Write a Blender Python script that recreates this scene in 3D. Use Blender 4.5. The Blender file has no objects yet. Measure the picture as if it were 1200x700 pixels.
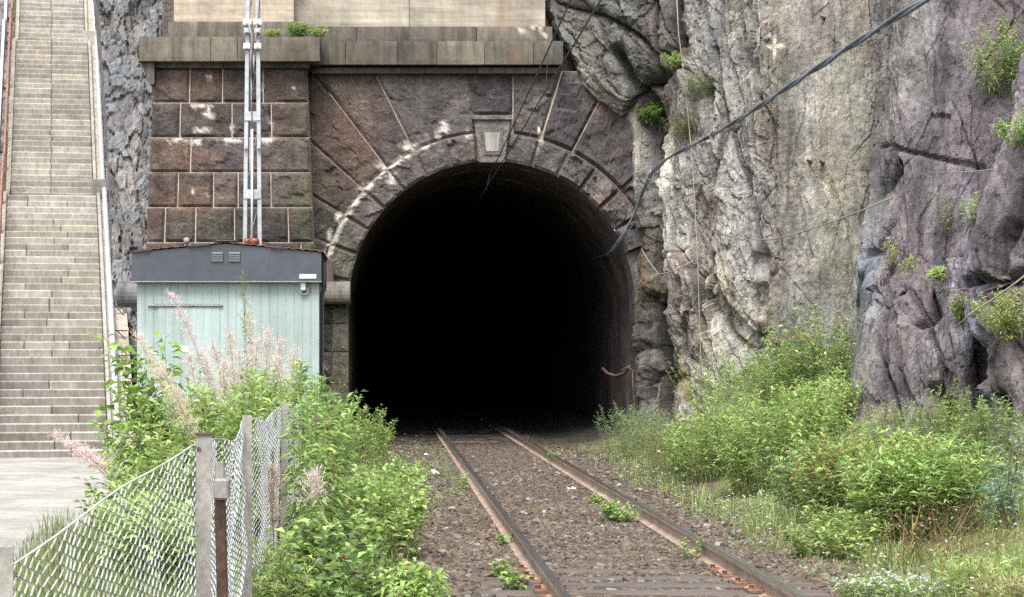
import bpy, math, random
import numpy as np
from mathutils import Vector, noise as mnoise

# ------------------------------------------------------------------ camera, sky, sun, exposure
S = bpy.context.scene
COL = S.collection
F, CX, CY, EYE = 2200.0, 456.0, 424.0, 1.65       # focal length in px of a 1200 px wide frame, vanishing point, eye height
cam = bpy.data.objects.new('camera', bpy.data.cameras.new('camera'))
COL.objects.link(cam)
cam.location = (0, 0, EYE)
cam.rotation_euler = (math.radians(90), 0, 0)
cam.data.sensor_width = 36.0
cam.data.lens = 36.0 * F / 1200.0
cam.data.shift_x = (600 - CX) / 1200.0
cam.data.shift_y = (CY - 350) / 1200.0
cam.data.clip_start, cam.data.clip_end = 0.1, 500
S.camera = cam

SUN_EL, SUN_AZ = 56.0, -168.0      # degrees; azimuth clockwise from +Y, so behind the camera and a little to its left
w = bpy.data.worlds.new('World'); S.world = w; w.use_nodes = True
nt = w.node_tree
sky = nt.nodes.new('ShaderNodeTexSky'); sky.sky_type = 'NISHITA'; sky.sun_disc = False
sky.sun_elevation = math.radians(SUN_EL); sky.sun_rotation = math.radians(SUN_AZ)
sky.dust_density = 3.0; sky.air_density = 1.0; sky.ozone_density = 1.0
hs = nt.nodes.new('ShaderNodeHueSaturation'); hs.inputs['Saturation'].default_value = 0.28
nt.links.new(sky.outputs[0], hs.inputs['Color'])
nt.links.new(hs.outputs[0], nt.nodes['Background'].inputs['Color'])
nt.nodes['Background'].inputs['Strength'].default_value = 0.15
sl = bpy.data.lights.new('sun', 'SUN'); sl.energy = 1.4; sl.angle = math.radians(24); sl.color = (1.0, 0.96, 0.9)
sun = bpy.data.objects.new('sun', sl); COL.objects.link(sun)
_az, _el = math.radians(SUN_AZ), math.radians(SUN_EL)
sdir = Vector((math.sin(_az) * math.cos(_el), math.cos(_az) * math.cos(_el), math.sin(_el)))
sun.rotation_euler = sdir.to_track_quat('Z', 'Y').to_euler()
sun.location = sdir * 60
S.view_settings.view_transform = 'Standard'; S.view_settings.look = 'None'
S.view_settings.gamma = 1.0; S.view_settings.exposure = 1.72
S.cycles.use_denoising = False; S.cycles.sample_clamp_indirect = 4.0; S.cycles.caustics_reflective = False; S.cycles.caustics_refractive = False; S.cycles.max_bounces = 6; S.cycles.diffuse_bounces = 3; S.cycles.transmission_bounces = 4; S.cycles.transparent_max_bounces = 6

R = math.radians
random.seed(7)
rng = np.random.default_rng(11)

def P(px, py, Y):
    return np.array(((px - CX) * Y / F, Y, EYE + (CY - py) * Y / F))

# ------------------------------------------------------------------ noise (numpy)
def _h(ix, iy, iz, seed):
    n = (ix.astype(np.int64) * 374761393 + iy.astype(np.int64) * 668265263 + iz.astype(np.int64) * 1274126177 + seed * 362437) & 0xffffffff
    n = ((n ^ (n >> 13)) * 1274126177) & 0xffffffff
    n = ((n ^ (n >> 16)) * 2246822519) & 0xffffffff
    n = n ^ (n >> 15)
    return (n & 0xffffff).astype(np.float64) / 0xffffff

def vnoise(p, seed=0):
    p = np.asarray(p, float)
    i = np.floor(p).astype(np.int64); f = p - i
    f = f * f * f * (f * (f * 6 - 15) + 10)
    r = 0
    for dx in (0, 1):
        for dy in (0, 1):
            for dz in (0, 1):
                wgt = (f[..., 0] if dx else 1 - f[..., 0]) * (f[..., 1] if dy else 1 - f[..., 1]) * (f[..., 2] if dz else 1 - f[..., 2])
                r = r + wgt * _h(i[..., 0] + dx, i[..., 1] + dy, i[..., 2] + dz, seed)
    return r * 2 - 1

def fbm(p, octv=4, seed=0, gain=.5, lac=2.03):
    p = np.asarray(p, float); a, r, t = 1.0, 0, 0
    for k in range(octv):
        r = r + a * vnoise(p, seed + k * 17); t += a
        p = p * lac; a *= gain
    return r / t

def worley(u, v, seed):
    iu, iv = np.floor(u).astype(np.int64), np.floor(v).astype(np.int64)
    f1 = np.full(u.shape, 9.0); f2 = np.full(u.shape, 9.0)
    cu, cv, cid = np.zeros(u.shape), np.zeros(u.shape), np.zeros(u.shape + (3,))
    z = np.zeros_like(iu)
    for du in (-1, 0, 1):
        for dv in (-1, 0, 1):
            a, b = iu + du, iv + dv
            qx = a + _h(a, b, z, seed); qy = b + _h(a, b, z + 1, seed)
            d = np.hypot(qx - u, qy - v)
            new = d < f1
            f2 = np.where(new, f1, np.minimum(f2, d))
            f1 = np.where(new, d, f1)
            cu = np.where(new, qx, cu); cv = np.where(new, qy, cv)
            for k in range(3):
                cid[..., k] = np.where(new, _h(a, b, z + 5 + k, seed), cid[..., k])
    return f1, f2, u - cu, v - cv, cid

def facets(u, v, size_u, size_v, seed, tilt, step):
    f1, f2, du, dv, cid = worley(u / size_u, v / size_v, seed)
    q3 = lambda a: np.round(a * 2) / 2 - .5                       # three joint directions
    d = (cid[..., 0] - .5) * step + (q3(cid[..., 1]) + .3 * (cid[..., 2] - .5)) * tilt * du * 2 + (q3(cid[..., 2]) + .3 * (cid[..., 0] - .5)) * tilt * dv * 2
    return d, f2 - f1, cid

def sstep(a, b, x):
    t = np.clip((x - a) / (b - a), 0, 1)
    return t * t * (3 - 2 * t)

# ------------------------------------------------------------------ mesh helpers
def new_mesh(name, V, faces, cols=None, smooth=False):
    """faces: list of int arrays, each (n,k)"""
    V = np.asarray(V, np.float32)
    me = bpy.data.meshes.new(name)
    faces = [np.asarray(f, np.int32) for f in (faces if isinstance(faces, list) else [faces]) if len(f)]
    me.vertices.add(len(V)); me.vertices.foreach_set('co', V.ravel())
    loops = np.concatenate([f.ravel() for f in faces])
    tot = np.concatenate([np.full(len(f), f.shape[1], np.int32) for f in faces])
    st = np.concatenate([[0], np.cumsum(tot)[:-1]]).astype(np.int32)
    me.loops.add(len(loops)); me.loops.foreach_set('vertex_index', loops)
    me.polygons.add(len(tot)); me.polygons.foreach_set('loop_start', st)
    me.polygons.foreach_set('use_smooth', np.full(len(tot), bool(smooth)))
    if cols is not None:
        c = np.ones((len(V), 4), np.float32); c[:, :3] = cols
        at = me.color_attributes.new('Col', 'FLOAT_COLOR', 'POINT'); at.data.foreach_set('color', c.ravel())
    me.update(calc_edges=True)
    me.validate()
    return me

def link(name, me, mat=None, parent=None, loc=None):
    o = bpy.data.objects.new(name, me); COL.objects.link(o)
    if mat is not None and me is not None and not me.materials:
        me.materials.append(mat)
    if parent is not None: o.parent = parent
    if loc is not None: o.location = loc
    return o

def tag(o, label=None, cat=None, group=None, kind=None):
    if label: o['label'] = label
    if cat: o['category'] = cat
    if group: o['group'] = group
    if kind: o['kind'] = kind
    return o

def thing(name, label, cat, loc=(0, 0, 0), rz=0.0, group=None):
    o = bpy.data.objects.new(name, None); COL.objects.link(o)
    o.location = loc; o.rotation_euler = (0, 0, rz); o.empty_display_size = .2
    return tag(o, label, cat, group)

class MB:
    """collects boxes, tubes and free polygons in one mesh"""
    def __init__(s): s.v = []; s.f = {}; s.c = []; s.n = 0
    def add(s, V, faces, col=(1, 1, 1)):
        V = np.asarray(V, float); s.v.append(V)
        c = np.asarray(col, float); s.c.append(np.broadcast_to(c, (len(V), 3)))
        for f in faces: s.f.setdefault(len(f), []).append([i + s.n for i in f])
        s.n += len(V); return s
    def addn(s, V, A, col):
        s.v.append(np.asarray(V, float)); s.c.append(np.broadcast_to(np.asarray(col, float), (len(V), 3)))
        s.f.setdefault(A.shape[1], []).extend((A + s.n).tolist()); s.n += len(V); return s
    def box(s, x0, x1, y0, y1, z0, z1, col=(1, 1, 1), bev=0.0):
        if bev > 0:
            b = min(bev, (x1 - x0) * .45, (y1 - y0) * .45, (z1 - z0) * .45)
            V = []; 
            for x, sx in ((x0, 1), (x1, -1)):
                for y, sy in ((y0, 1), (y1, -1)):
                    for z, sz in ((z0, 1), (z1, -1)):
                        V += [(x, y + sy * b, z + sz * b), (x + sx * b, y, z + sz * b), (x + sx * b, y + sy * b, z)]
            def ix(i, j, k, a): return ((i * 2 + j) * 2 + k) * 3 + a
            Fc = []
            for i in (0, 1): Fc.append([ix(i, 0, 0, 0), ix(i, 0, 1, 0), ix(i, 1, 1, 0), ix(i, 1, 0, 0)])
            for j in (0, 1): Fc.append([ix(0, j, 0, 1), ix(1, j, 0, 1), ix(1, j, 1, 1), ix(0, j, 1, 1)])
            for k in (0, 1): Fc.append([ix(0, 0, k, 2), ix(0, 1, k, 2), ix(1, 1, k, 2), ix(1, 0, k, 2)])
            for i in (0, 1):
                for j in (0, 1): Fc.append([ix(i, j, 0, 0), ix(i, j, 1, 0), ix(i, j, 1, 1), ix(i, j, 0, 1)])
                for k in (0, 1): Fc.append([ix(i, 0, k, 0), ix(i, 1, k, 0), ix(i, 1, k, 2), ix(i, 0, k, 2)])
            for j in (0, 1):
                for k in (0, 1): Fc.append([ix(0, j, k, 1), ix(1, j, k, 1), ix(1, j, k, 2), ix(0, j, k, 2)])
            for i in (0, 1):
                for j in (0, 1):
                    for k in (0, 1): Fc.append([ix(i, j, k, 0), ix(i, j, k, 1), ix(i, j, k, 2)])
            return s.add(V, Fc, col)
        V = [(x, y, z) for x in (x0, x1) for y in (y0, y1) for z in (z0, z1)]
        return s.add(V, [(0, 1, 3, 2), (4, 6, 7, 5), (0, 4, 5, 1), (2, 3, 7, 6), (0, 2, 6, 4), (1, 5, 7, 3)], col)
    def tube(s, pts, r, n=8, col=(1, 1, 1), cap=True):
        pts = np.asarray(pts, float); m = len(pts)
        rr = np.broadcast_to(np.asarray(r, float), (m,))
        t = np.gradient(pts, axis=0); t /= np.linalg.norm(t, axis=1)[:, None] + 1e-12
        ref = np.array((0, 0, 1.0)) if abs(t[0, 2]) < .9 else np.array((1.0, 0, 0))
        V = np.zeros((m, n, 3)); u = np.cross(t[0], ref); u /= np.linalg.norm(u)
        ang = np.arange(n) / n * 2 * math.pi
        for i in range(m):
            u = u - t[i] * np.dot(u, t[i]); u /= np.linalg.norm(u) + 1e-12
            b = np.cross(t[i], u)
            V[i] = pts[i] + rr[i] * (np.cos(ang)[:, None] * u + np.sin(ang)[:, None] * b)
        Fc = [(i * n + k, i * n + (k + 1) % n, (i + 1) * n + (k + 1) % n, (i + 1) * n + k) for i in range(m - 1) for k in range(n)]
        if cap: Fc += [tuple(range(n))[::-1], tuple((m - 1) * n + k for k in range(n))]
        return s.add(V.reshape(-1, 3), Fc, col)
    def xform(s, fn):
        s.v = [fn(v) for v in s.v]; return s
    def mesh(s, name, smooth=False):
        return new_mesh(name, np.concatenate(s.v), [np.array(f) for f in s.f.values()], np.concatenate(s.c), smooth)
    def build(s, name, mat, parent=None, smooth=False):
        return link(name, s.mesh(name, smooth), mat, parent)

# ------------------------------------------------------------------ materials
def material(name, color=(.5, .5, .5), rough=.8, attr=False, layers=(), bump=(), metallic=0.0, spec=.3, stretch=None, translucent=0.0, coat=0.0):
    """layers: (noise scale, low multiplier colour, high multiplier colour, detail[, stretch]); bump: (scale, strength, distance)"""
    m = bpy.data.materials.new(name); m.use_nodes = True
    t = m.node_tree; N = t.nodes; L = t.links; bs = N['Principled BSDF']
    bs.inputs['Roughness'].default_value = rough; bs.inputs['Metallic'].default_value = metallic
    bs.inputs['Specular IOR Level'].default_value = spec
    if coat: bs.inputs['Coat Weight'].default_value = coat
    if attr:
        a = N.new('ShaderNodeVertexColor'); a.layer_name = 'Col'; cur = a.outputs['Color']
        if color != (1, 1, 1):
            mx = N.new('ShaderNodeMix'); mx.data_type = 'RGBA'; mx.blend_type = 'MULTIPLY'; mx.inputs[0].default_value = 1
            L.new(cur, mx.inputs[6]); mx.inputs[7].default_value = (*color, 1); cur = mx.outputs[2]
    else:
        a = N.new('ShaderNodeRGB'); a.outputs[0].default_value = (*color, 1); cur = a.outputs[0]
    tc = N.new('ShaderNodeTexCoord')
    geo = N.new('ShaderNodeNewGeometry')
    def coords(st):
        if st is None: return geo.outputs['Position']
        mp = N.new('ShaderNodeMapping'); mp.inputs['Scale'].default_value = st
        L.new(geo.outputs['Position'], mp.inputs['Vector']); return mp.outputs[0]
    for ly in layers:
        sc, lo, hi, det = ly[:4]
        st = ly[4] if len(ly) > 4 else stretch
        nz = N.new('ShaderNodeTexNoise'); nz.inputs['Scale'].default_value = sc; nz.inputs['Detail'].default_value = det; nz.inputs['Roughness'].default_value = .62
        L.new(coords(st), nz.inputs['Vector'])
        rp = N.new('ShaderNodeValToRGB'); e = rp.color_ramp.elements
        p0, p1 = (ly[5] if len(ly) > 5 else (.33, .67))
        e[0].position, e[1].position = p0, p1
        e[0].color = (*lo, 1); e[1].color = (*hi, 1)
        L.new(nz.outputs[0], rp.inputs[0])
        mx = N.new('ShaderNodeMix'); mx.data_type = 'RGBA'; mx.blend_type = 'MULTIPLY'; mx.inputs[0].default_value = 1
        L.new(cur, mx.inputs[6]); L.new(rp.outputs[0], mx.inputs[7]); cur = mx.outputs[2]
    L.new(cur, bs.inputs['Base Color'])
    prev = None
    for sc, strg, dist in bump:
        nz = N.new('ShaderNodeTexNoise'); nz.inputs['Scale'].default_value = sc; nz.inputs['Detail'].default_value = 6; nz.inputs['Roughness'].default_value = .65
        L.new(coords(stretch), nz.inputs['Vector'])
        b = N.new('ShaderNodeBump'); b.inputs['Strength'].default_value = strg; b.inputs['Distance'].default_value = dist
        L.new(nz.outputs[0], b.inputs['Height'])
        if prev is not None: L.new(prev, b.inputs['Normal'])
        prev = b.outputs[0]
    if prev is not None: L.new(prev, bs.inputs['Normal'])
    if translucent > 0:
        tr = N.new('ShaderNodeBsdfTranslucent'); L.new(cur, tr.inputs['Color'])
        mxs = N.new('ShaderNodeMixShader'); mxs.inputs[0].default_value = translucent
        L.new(bs.outputs[0], mxs.inputs[1]); L.new(tr.outputs[0], mxs.inputs[2])
        L.new(mxs.outputs[0], N['Material Output'].inputs['Surface'])
    return m

g1 = lambda a: (a, a, a)
M = {}
M['rock'] = material('rock', (1, 1, 1), .85, True, [(1.7, (.74, .72, .74), (1.2, 1.2, 1.16), 8), (14, g1(.70), g1(1.28), 8), (5, (.78, .8, .8), (1.18, 1.14, 1.1), 6, (1.6, 1.6, .22)),
                      (7, (.55, .56, .56), g1(1.06), 7, (1.8, 1.8, .10), (.30, .48)), (3.2, g1(.97), (1.42, 1.40, 1.30), 9, None, (.56, .66)), (70, g1(.62), g1(1.4), 3)],
                     [(9, .5, .035), (30, .9, .018), (110, .8, .006)], spec=.35)
M['stone'] = material('stone', (1, 1, 1), .85, True, [(3.0, (.62, .62, .64), (1.3, 1.24, 1.2), 8), (22, g1(.65), g1(1.35), 6), (5, g1(.85), g1(1.12), 5, (1.5, 1.5, .2))],
                      [(11, 1.0, .05), (60, .8, .012)])
M['ashlar'] = material('ashlar', (1, 1, 1), .85, True, [(4.5, (.5, .5, .5), (1.3, 1.26, 1.2), 7, (1.6, 1.6, .18)), (30, g1(.82), g1(1.18), 5), (1.2, (.82, .83, .80), (1.1, 1.08, 1.05), 4)],
                       [(40, .4, .006)])
M['concrete'] = material('concrete', (1, 1, 1), .85, True, [(1.6, (.72, .70, .66), (1.12, 1.12, 1.1), 6, (.3, .3, 7)), (25, g1(.9), g1(1.1), 5), (2.4, (.8, .78, .74), (1.06, 1.06, 1.05), 5, (1.8, 1.8, .2))], [(30, .3, .005)])
M['mortar'] = material('mortar', (1, 1, 1), .95, True, [(3.5, (.6, .55, .5), (1.1, 1.08, 1.05), 6), (40, g1(.8), g1(1.15), 4)], [(60, .6, .008)])
M['lining'] = material('lining', (1, 1, 1), .8, True, [(2, g1(.5), g1(1.3), 8), (8, g1(.6), g1(1.5), 6, (.5, .5, 3))], [(7, .8, .04), (40, .5, .01)])
M['stepstone'] = material('stepstone', (1, 1, 1), .9, True, [(3, (.75, .74, .7), (1.15, 1.14, 1.1), 6), (7, g1(.75), g1(1.12), 5, (2, 2, .4)), (35, g1(.88), g1(1.12), 4)], [(45, .4, .006)])
M['rust'] = material('rust', (.075, .048, .038), .85, False, [(6, (.6, .55, .5), (1.4, 1.3, 1.2), 6), (40, g1(.7), g1(1.3), 4)], [(60, .5, .004)])
M['rail'] = material('rail_steel', (1, 1, 1), .55, True, [(3, g1(.7), g1(1.25), 6), (40, g1(.8), g1(1.2), 4)], [(60, .25, .003)], spec=.4)
M['railhead'] = material('rail_head', (.30, .28, .26), .28, False, [(5, g1(.75), g1(1.2), 5, (6, .3, 6))], metallic=.9)
M['galv'] = material('galvanised', (.23, .23, .225), .6, False, [(9, g1(.78), g1(1.15), 5), (60, g1(.85), g1(1.12), 3)], metallic=.35)
M['mastgrey'] = material('mast_grey', (.31, .33, .35), .55, False, [(7, g1(.75), g1(1.12), 5), (60, g1(.88), g1(1.1), 3)], [(80, .15, .003)], metallic=.1)
M['meshwire'] = material('mesh_wire', (.44, .45, .44), .55, False, [(12, g1(.65), g1(1.2), 5)], metallic=.2)
M['postgrey'] = material('post_grey', (.205, .195, .175), .7, False, [(5, g1(.75), g1(1.2), 6), (50, g1(.8), g1(1.2), 4)], [(60, .2, .003)], metallic=.15)
M['wire'] = material('wire_dark', (.035, .035, .038), .5, False, [(30, g1(.7), g1(1.3), 3)])
M['cable'] = material('cable_grey', (.12, .14, .17), .5, False, [(10, g1(.7), g1(1.3), 4)])
M['wood'] = material('sleeper_wood', (1, 1, 1), .9, True, [(3, (.7, .68, .66), (1.25, 1.2, 1.15), 6, (.6, 8, 8)), (30, g1(.75), g1(1.25), 4, (.4, 6, 6))], [(30, .6, .008)])
M['gravel'] = material('gravel', (1, 1, 1), .92, True, [(25, g1(.75), g1(1.25), 4)], [(80, .5, .006)])
M['soil'] = material('soil', (1, 1, 1), .95, True, [(6, (.65, .63, .6), (1.25, 1.22, 1.2), 8), (45, g1(.6), g1(1.35), 6)], [(30, .8, .02), (90, .7, .008)])
M['paving'] = material('paving', (.285, .277, .262), .9, False, [(.7, (.74, .73, .70), (1.12, 1.12, 1.1), 8), (2.5, (.8, .79, .77), g1(1.08), 7), (14, g1(.82), g1(1.12), 6)], [(40, .3, .004)])
M['shedwall'] = material('shed_paint', (.240, .302, .296), .6, False, [(2.2, (.76, .77, .76), g1(1.08), 6, (2.5, 2.5, .25)), (.9, (.86, .85, .82), g1(1.06), 4), (25, g1(.94), g1(1.05), 4)], [(20, .08, .004)], spec=.45)
M['fascia'] = material('fascia_steel', (.029, .035, .047), .42, False, [(3, g1(.8), g1(1.25), 6), (30, g1(.88), g1(1.12), 4)], spec=.5)
M['roof'] = material('roof_rust', (.13, .072, .05), .85, False, [(12, (.4, .4, .4), (1.5, 1.4, 1.3), 5), (50, g1(.7), g1(1.3), 3)])
M['white'] = material('white_paint', (.6, .61, .61), .5, False, [(20, g1(.85), g1(1.05), 4)])
M['dark'] = material('dark_metal', (.03, .03, .033), .6, False, [(15, g1(.7), g1(1.4), 4)])
M['insul'] = material('insulator_brown', (.16, .06, .04), .3, False, [(20, g1(.8), g1(1.2), 3)])
M['leaf'] = material('leaf', (1, 1, 1), .55, True, [(30, g1(.88), g1(1.1), 3)], translucent=.42, spec=.3)
M['stem'] = material('stem', (1, 1, 1), .75, True, [(30, g1(.8), g1(1.2), 3)])
M['fluff'] = material('fluff', (1, 1, 1), .9, True, [(30, g1(.9), g1(1.1), 2)], translucent=.45, spec=.05)
M['rope'] = material('rope', (.27, .235, .18), .9, False, [(20, g1(.75), g1(1.2), 4)])
M['handrail'] = material('handrail_brown', (.19, .095, .075), .6, False, [(8, g1(.75), g1(1.3), 5)])
M['pipe'] = material('pale_pipe', (.33, .345, .37), .5, False, [(6, g1(.82), g1(1.1), 5)], [(60, .1, .003)])
M['paper'] = material('paper', (.8, .8, .79), .8, False, [(20, g1(.9), g1(1.05), 3)])
M['red'] = material('red_reflector', (.5, .03, .02), .3, False, [(20, g1(.9), g1(1.1), 3)])

# ------------------------------------------------------------------ ground
def gz(X, Y):
    X = np.asarray(X, float); Y = np.asarray(Y, float)
    z = -.13 * sstep(-.35, -1.3, X) + .62 * sstep(3.5, 6.6, X)
    p = np.stack([X, Y, X * 0], -1)
    out = sstep(-2.6, -3.3, X)
    z = z + (.05 * fbm(p * .6, 3, 3) + .018 * fbm(p * 4, 3, 5)) * (1 - .9 * out) * (1 - .65 * ((X > .4) & (X < 3.4)))
    return z - .02 * out

xs = np.concatenate([np.linspace(-80, -8, 24), np.linspace(-7.7, 8, 240), np.linspace(8.4, 80, 24)])
ys = np.concatenate([np.linspace(-40, 2, 20), np.linspace(2.3, 40, 420), np.linspace(41, 120, 40)])
XX, YY = np.meshgrid(xs, ys)
def grid_faces(nr, nc):
    i = np.arange(nr * nc).reshape(nr, nc)
    return np.stack([i[:-1, :-1], i[:-1, 1:], i[1:, 1:], i[1:, :-1]], -1).reshape(-1, 4)
ZZ = gz(XX, YY)
V = np.stack([XX, YY, ZZ], -1).reshape(-1, 3)
pp = V * (1, 1, 0)
n1 = fbm(pp * .9, 4, 21)[:, None]
brown = np.array((.075, .057, .045)); green = np.array((.14, .165, .06)); grey = np.array((.09, .076, .064))
c = brown + (grey - brown) * np.clip(n1 * .8 + .4, 0, 1)
gm = (sstep(3.3, 4.6, V[:, 0]) + sstep(.2, -.5, V[:, 0]))[:, None] * np.clip(.75 + n1, 0, 1)
gm = gm * (V[:, 1] < 37.5)[:, None]
c = c + (green - c) * np.clip(gm, 0, .85)
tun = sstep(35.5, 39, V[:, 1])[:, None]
c = c * (1 - .72 * tun)  # shade of the tunnel mouth painted into the ground colour
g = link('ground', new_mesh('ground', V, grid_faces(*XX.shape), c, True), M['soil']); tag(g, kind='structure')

# paved yard on the left
px_ = np.concatenate([np.linspace(-40, -9, 16), np.linspace(-8.5, -3.25, 24)]); py_ = np.linspace(-5, 36.5, 120)
A, B = np.meshgrid(px_, py_)
A = np.where(A > -3.3, A + .18 * fbm(np.stack([B * 1.3, B * 0, B * 0], -1), 3, 9), A)
Zp = gz(A, B) + .035 + .004 * vnoise(np.stack([A, B, A * 0], -1))
Zp[:, -1] -= .08
pv = link('pavement', new_mesh('pavement', np.stack([A, B, Zp], -1).reshape(-1, 3), grid_faces(*A.shape), None, True), M['paving']); tag(pv, kind='structure')

# ------------------------------------------------------------------ portal stones
YP = 38.0; K = F / YP
AXC, AZC = (576 - CX) / K, EYE + (CY - 357) / K
RIN, ROUT = 167 / K, 201 / K
def wx(px): return (px - CX) / K
def wz(py): return EYE + (CY - py) / K

portal = thing('tunnel_portal', 'dark stone railway tunnel portal with arched mouth and rough faced masonry', 'tunnel portal', (AXC, YP, 0))
portal_o = np.array((AXC, YP, 0))

def spots(V, lst):
    """sum of soft blobs given as (px,py,rx,ry,strength), evaluated on the portal plane"""
    X = CX + V[:, 0] * F / V[:, 1]; Y = CY - (V[:, 2] - EYE) * F / V[:, 1]
    r = np.zeros(len(V))
    for a, b, rx, ry, s_ in lst: r = np.maximum(r, s_ * np.exp(-(((X - a) / rx) ** 2 + ((Y - b) / ry) ** 2)))
    return r
LIME = [(632, 36, 16, 9, .75), (610, 34, 10, 8, .6), (545, 36, 5, 9, .5), (520, 150, 7, 9, .9), (512, 158, 6, 8, .9), (458, 208, 7, 11, 1.0), (480, 172, 14, 7, .8), (450, 195, 12, 9, .75), (424, 221, 8, 10, .8), (398, 258, 7, 12, .9), (388, 280, 6, 14, .95),
        (381, 298, 5, 10, .9), (555, 143, 5, 6, .9), (548, 160, 5, 16, .5), (500, 163, 6, 12, .55), (633, 158, 4, 14, .9), (628, 176, 4, 12, .5), (672, 178, 3, 10, .5),
        (232, 125, 16, 5, .7), (246, 132, 9, 10, .7), (238, 153, 14, 5, .8), (205, 165, 14, 5, .8), (228, 166, 12, 5, .8), (270, 165, 14, 4, .9), (315, 164, 14, 5, .8), (317, 145, 4, 18, .55), (272, 148, 3, 16, .5),
        (245, 90, 8, 10, .4), (308, 100, 4, 18, .4), (344, 105, 4, 16, .4), (226, 225, 5, 6, .5), (244, 228, 4, 5, .4), (226, 178, 3, 14, .4), (300, 215, 3, 20, .25), (200, 95, 4, 12, .25),
        (505, 215, 4, 10, .4), (652, 110, 3, 20, .4), (560, 168, 4, 10, .4)]
MOSS = [(400, 300, 14, 40, .7), (395, 110, 20, 40, .25), (355, 240, 14, 60, .55), (355, 300, 15, 30, .7), (380, 250, 14, 40, .35), (345, 150, 12, 60, .3), (560, 64, 25, 12, .3), (330, 245, 20, 20, .3), (255, 265, 30, 15, .3)]
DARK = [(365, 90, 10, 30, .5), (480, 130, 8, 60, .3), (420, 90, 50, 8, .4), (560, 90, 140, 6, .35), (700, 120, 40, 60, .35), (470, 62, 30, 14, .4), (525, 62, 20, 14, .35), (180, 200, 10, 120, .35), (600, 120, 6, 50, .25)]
RUSTY = [(588, 12, 5, 22, .7), (596, 8, 3, 16, .6), (542, 12, 4, 20, .35), (600, 62, 9, 12, .35), (575, 40, 5, 8, .3), (710, 110, 3, 6, .5), (700, 128, 8, 5, .5), (225, 235, 30, 18, .4), (235, 185, 26, 14, .4), (245, 100, 20, 18, .35), (455, 240, 40, 60, .12), (410, 140, 40, 60, .2), (700, 240, 30, 20, .3)]
def stone_color(V, base, seed):
    n = fbm(V * 2.2, 4, seed)[:, None]; n2 = fbm(V * 12, 3, seed + 3)[:, None]
    c = base * (1 + .35 * n + .25 * n2)
    nn = np.clip(.5 + 1.5 * n2[:, 0], 0, 1.3)
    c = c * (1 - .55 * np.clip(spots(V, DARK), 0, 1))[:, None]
    for lst, col, k in ((MOSS, (.075, .085, .04), .8), (RUSTY, (.20, .115, .07), .9)):
        a = np.clip(spots(V, lst) * k, 0, 1)[:, None]; c = c + (np.array(col) - c) * a
    rr_ = np.hypot(V[:, 0] - AXC, V[:, 2] - AZC); an = np.degrees(np.arctan2(V[:, 0] - AXC, V[:, 2] - AZC))
    ringl = .8 * np.exp(-((rr_ - ROUT + .03) / .07) ** 2) * sstep(-85, -70, an) * (1 - sstep(-30, -8, an)) * (V[:, 1] > 37.7)
    a = np.clip((np.maximum(spots(V, LIME), ringl) * (.55 + .9 * nn) - .38) * 1.9, 0, .8)[:, None]
    c = c + (np.array((.62, .58, .52)) - c) * a
    return np.clip(c, .005, 1)

def relief(X, Z, edge, bulge, margin, seed, rough=1.0):
    p = np.stack([X, Z, X * 0 + seed * 3.7], -1)
    d1, e1, cid = facets(X + .06 * vnoise(p * 5, seed), Z + .06 * vnoise(p * 5, seed + 1), .34, .26, seed, .09, .10)
    n = .5 + .5 * fbm(p * 2.5, 3, seed + 2)
    h = bulge * (.45 + .9 * n) + rough * (d1 * .55 + .018 * fbm(p * 14, 3, seed + 4))
    return sstep(0, margin, edge) * np.maximum(h, .004)

def stone_mesh(name, X, Z, yfront, depth, bulge, margin, seed, base, wf=None, edge=None, rough=1.0, dress=.0):
    """X,Z: (nv,nu) grids of the front face in metres; rim goes back to yfront+depth"""
    nv, nu = X.shape
    if edge is None:
        iu = np.minimum(np.arange(nu), nu - 1 - np.arange(nu)); iv = np.minimum(np.arange(nv), nv - 1 - np.arange(nv))
        du = np.hypot(np.diff(X, axis=1), np.diff(Z, axis=1)).mean(); dv = np.hypot(np.diff(X, axis=0), np.diff(Z, axis=0)).mean()
        edge = np.minimum(iu[None, :] * du, iv[:, None] * dv) * np.ones_like(X)
    h = relief(X, Z, edge, bulge, margin, seed, rough)
    Yf = yfront - h
    Vf = np.stack([X, Yf, Z], -1).reshape(-1, 3)
    idx = np.arange(nv * nu).reshape(nv, nu)
    ring = np.concatenate([idx[0, :], idx[1:, -1], idx[-1, -2::-1], idx[-2:0:-1, 0]])
    Vb = Vf[ring].copy(); Vb[:, 1] = yfront + depth
    nb = len(ring); o = nv * nu; k = np.arange(nb)
    side = np.stack([ring, np.roll(ring, -1), o + np.roll(k, -1), o + k], -1)
    Va = np.concatenate([Vf, Vb])
    if wf is not None: Va = wf(Va)
    col = stone_color(Va, np.asarray(base), seed)
    return Va, [grid_faces(nv, nu)[:, ::-1], side[:, ::-1], (o + k)[None, :]], col

def put_stone(name, parent, po, *a, mat='stone', **kw):
    Va, Fc, col = stone_mesh(name, *a, **kw)
    return link(name, new_mesh(name, Va - po, Fc, col), M[mat], parent)

def rect_grid(x0, x1, z0, z1, step=.06, gap=.009):
    nu = max(3, int((x1 - x0) / step) + 1); nv = max(3, int((z1 - z0) / step) + 1)
    return np.meshgrid(np.linspace(x0 + gap, x1 - gap, nu), np.linspace(z0 + gap, z1 - gap, nv))

TONE = [(.072, .061, .058), (.064, .056, .056), (.082, .063, .055), (.068, .061, .059), (.058, .053, .054), (.075, .066, .060)]
def tone(k=None): return np.array(TONE[random.randrange(6) if k is None else k % 6]) * random.uniform(.72, 1.25)

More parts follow.
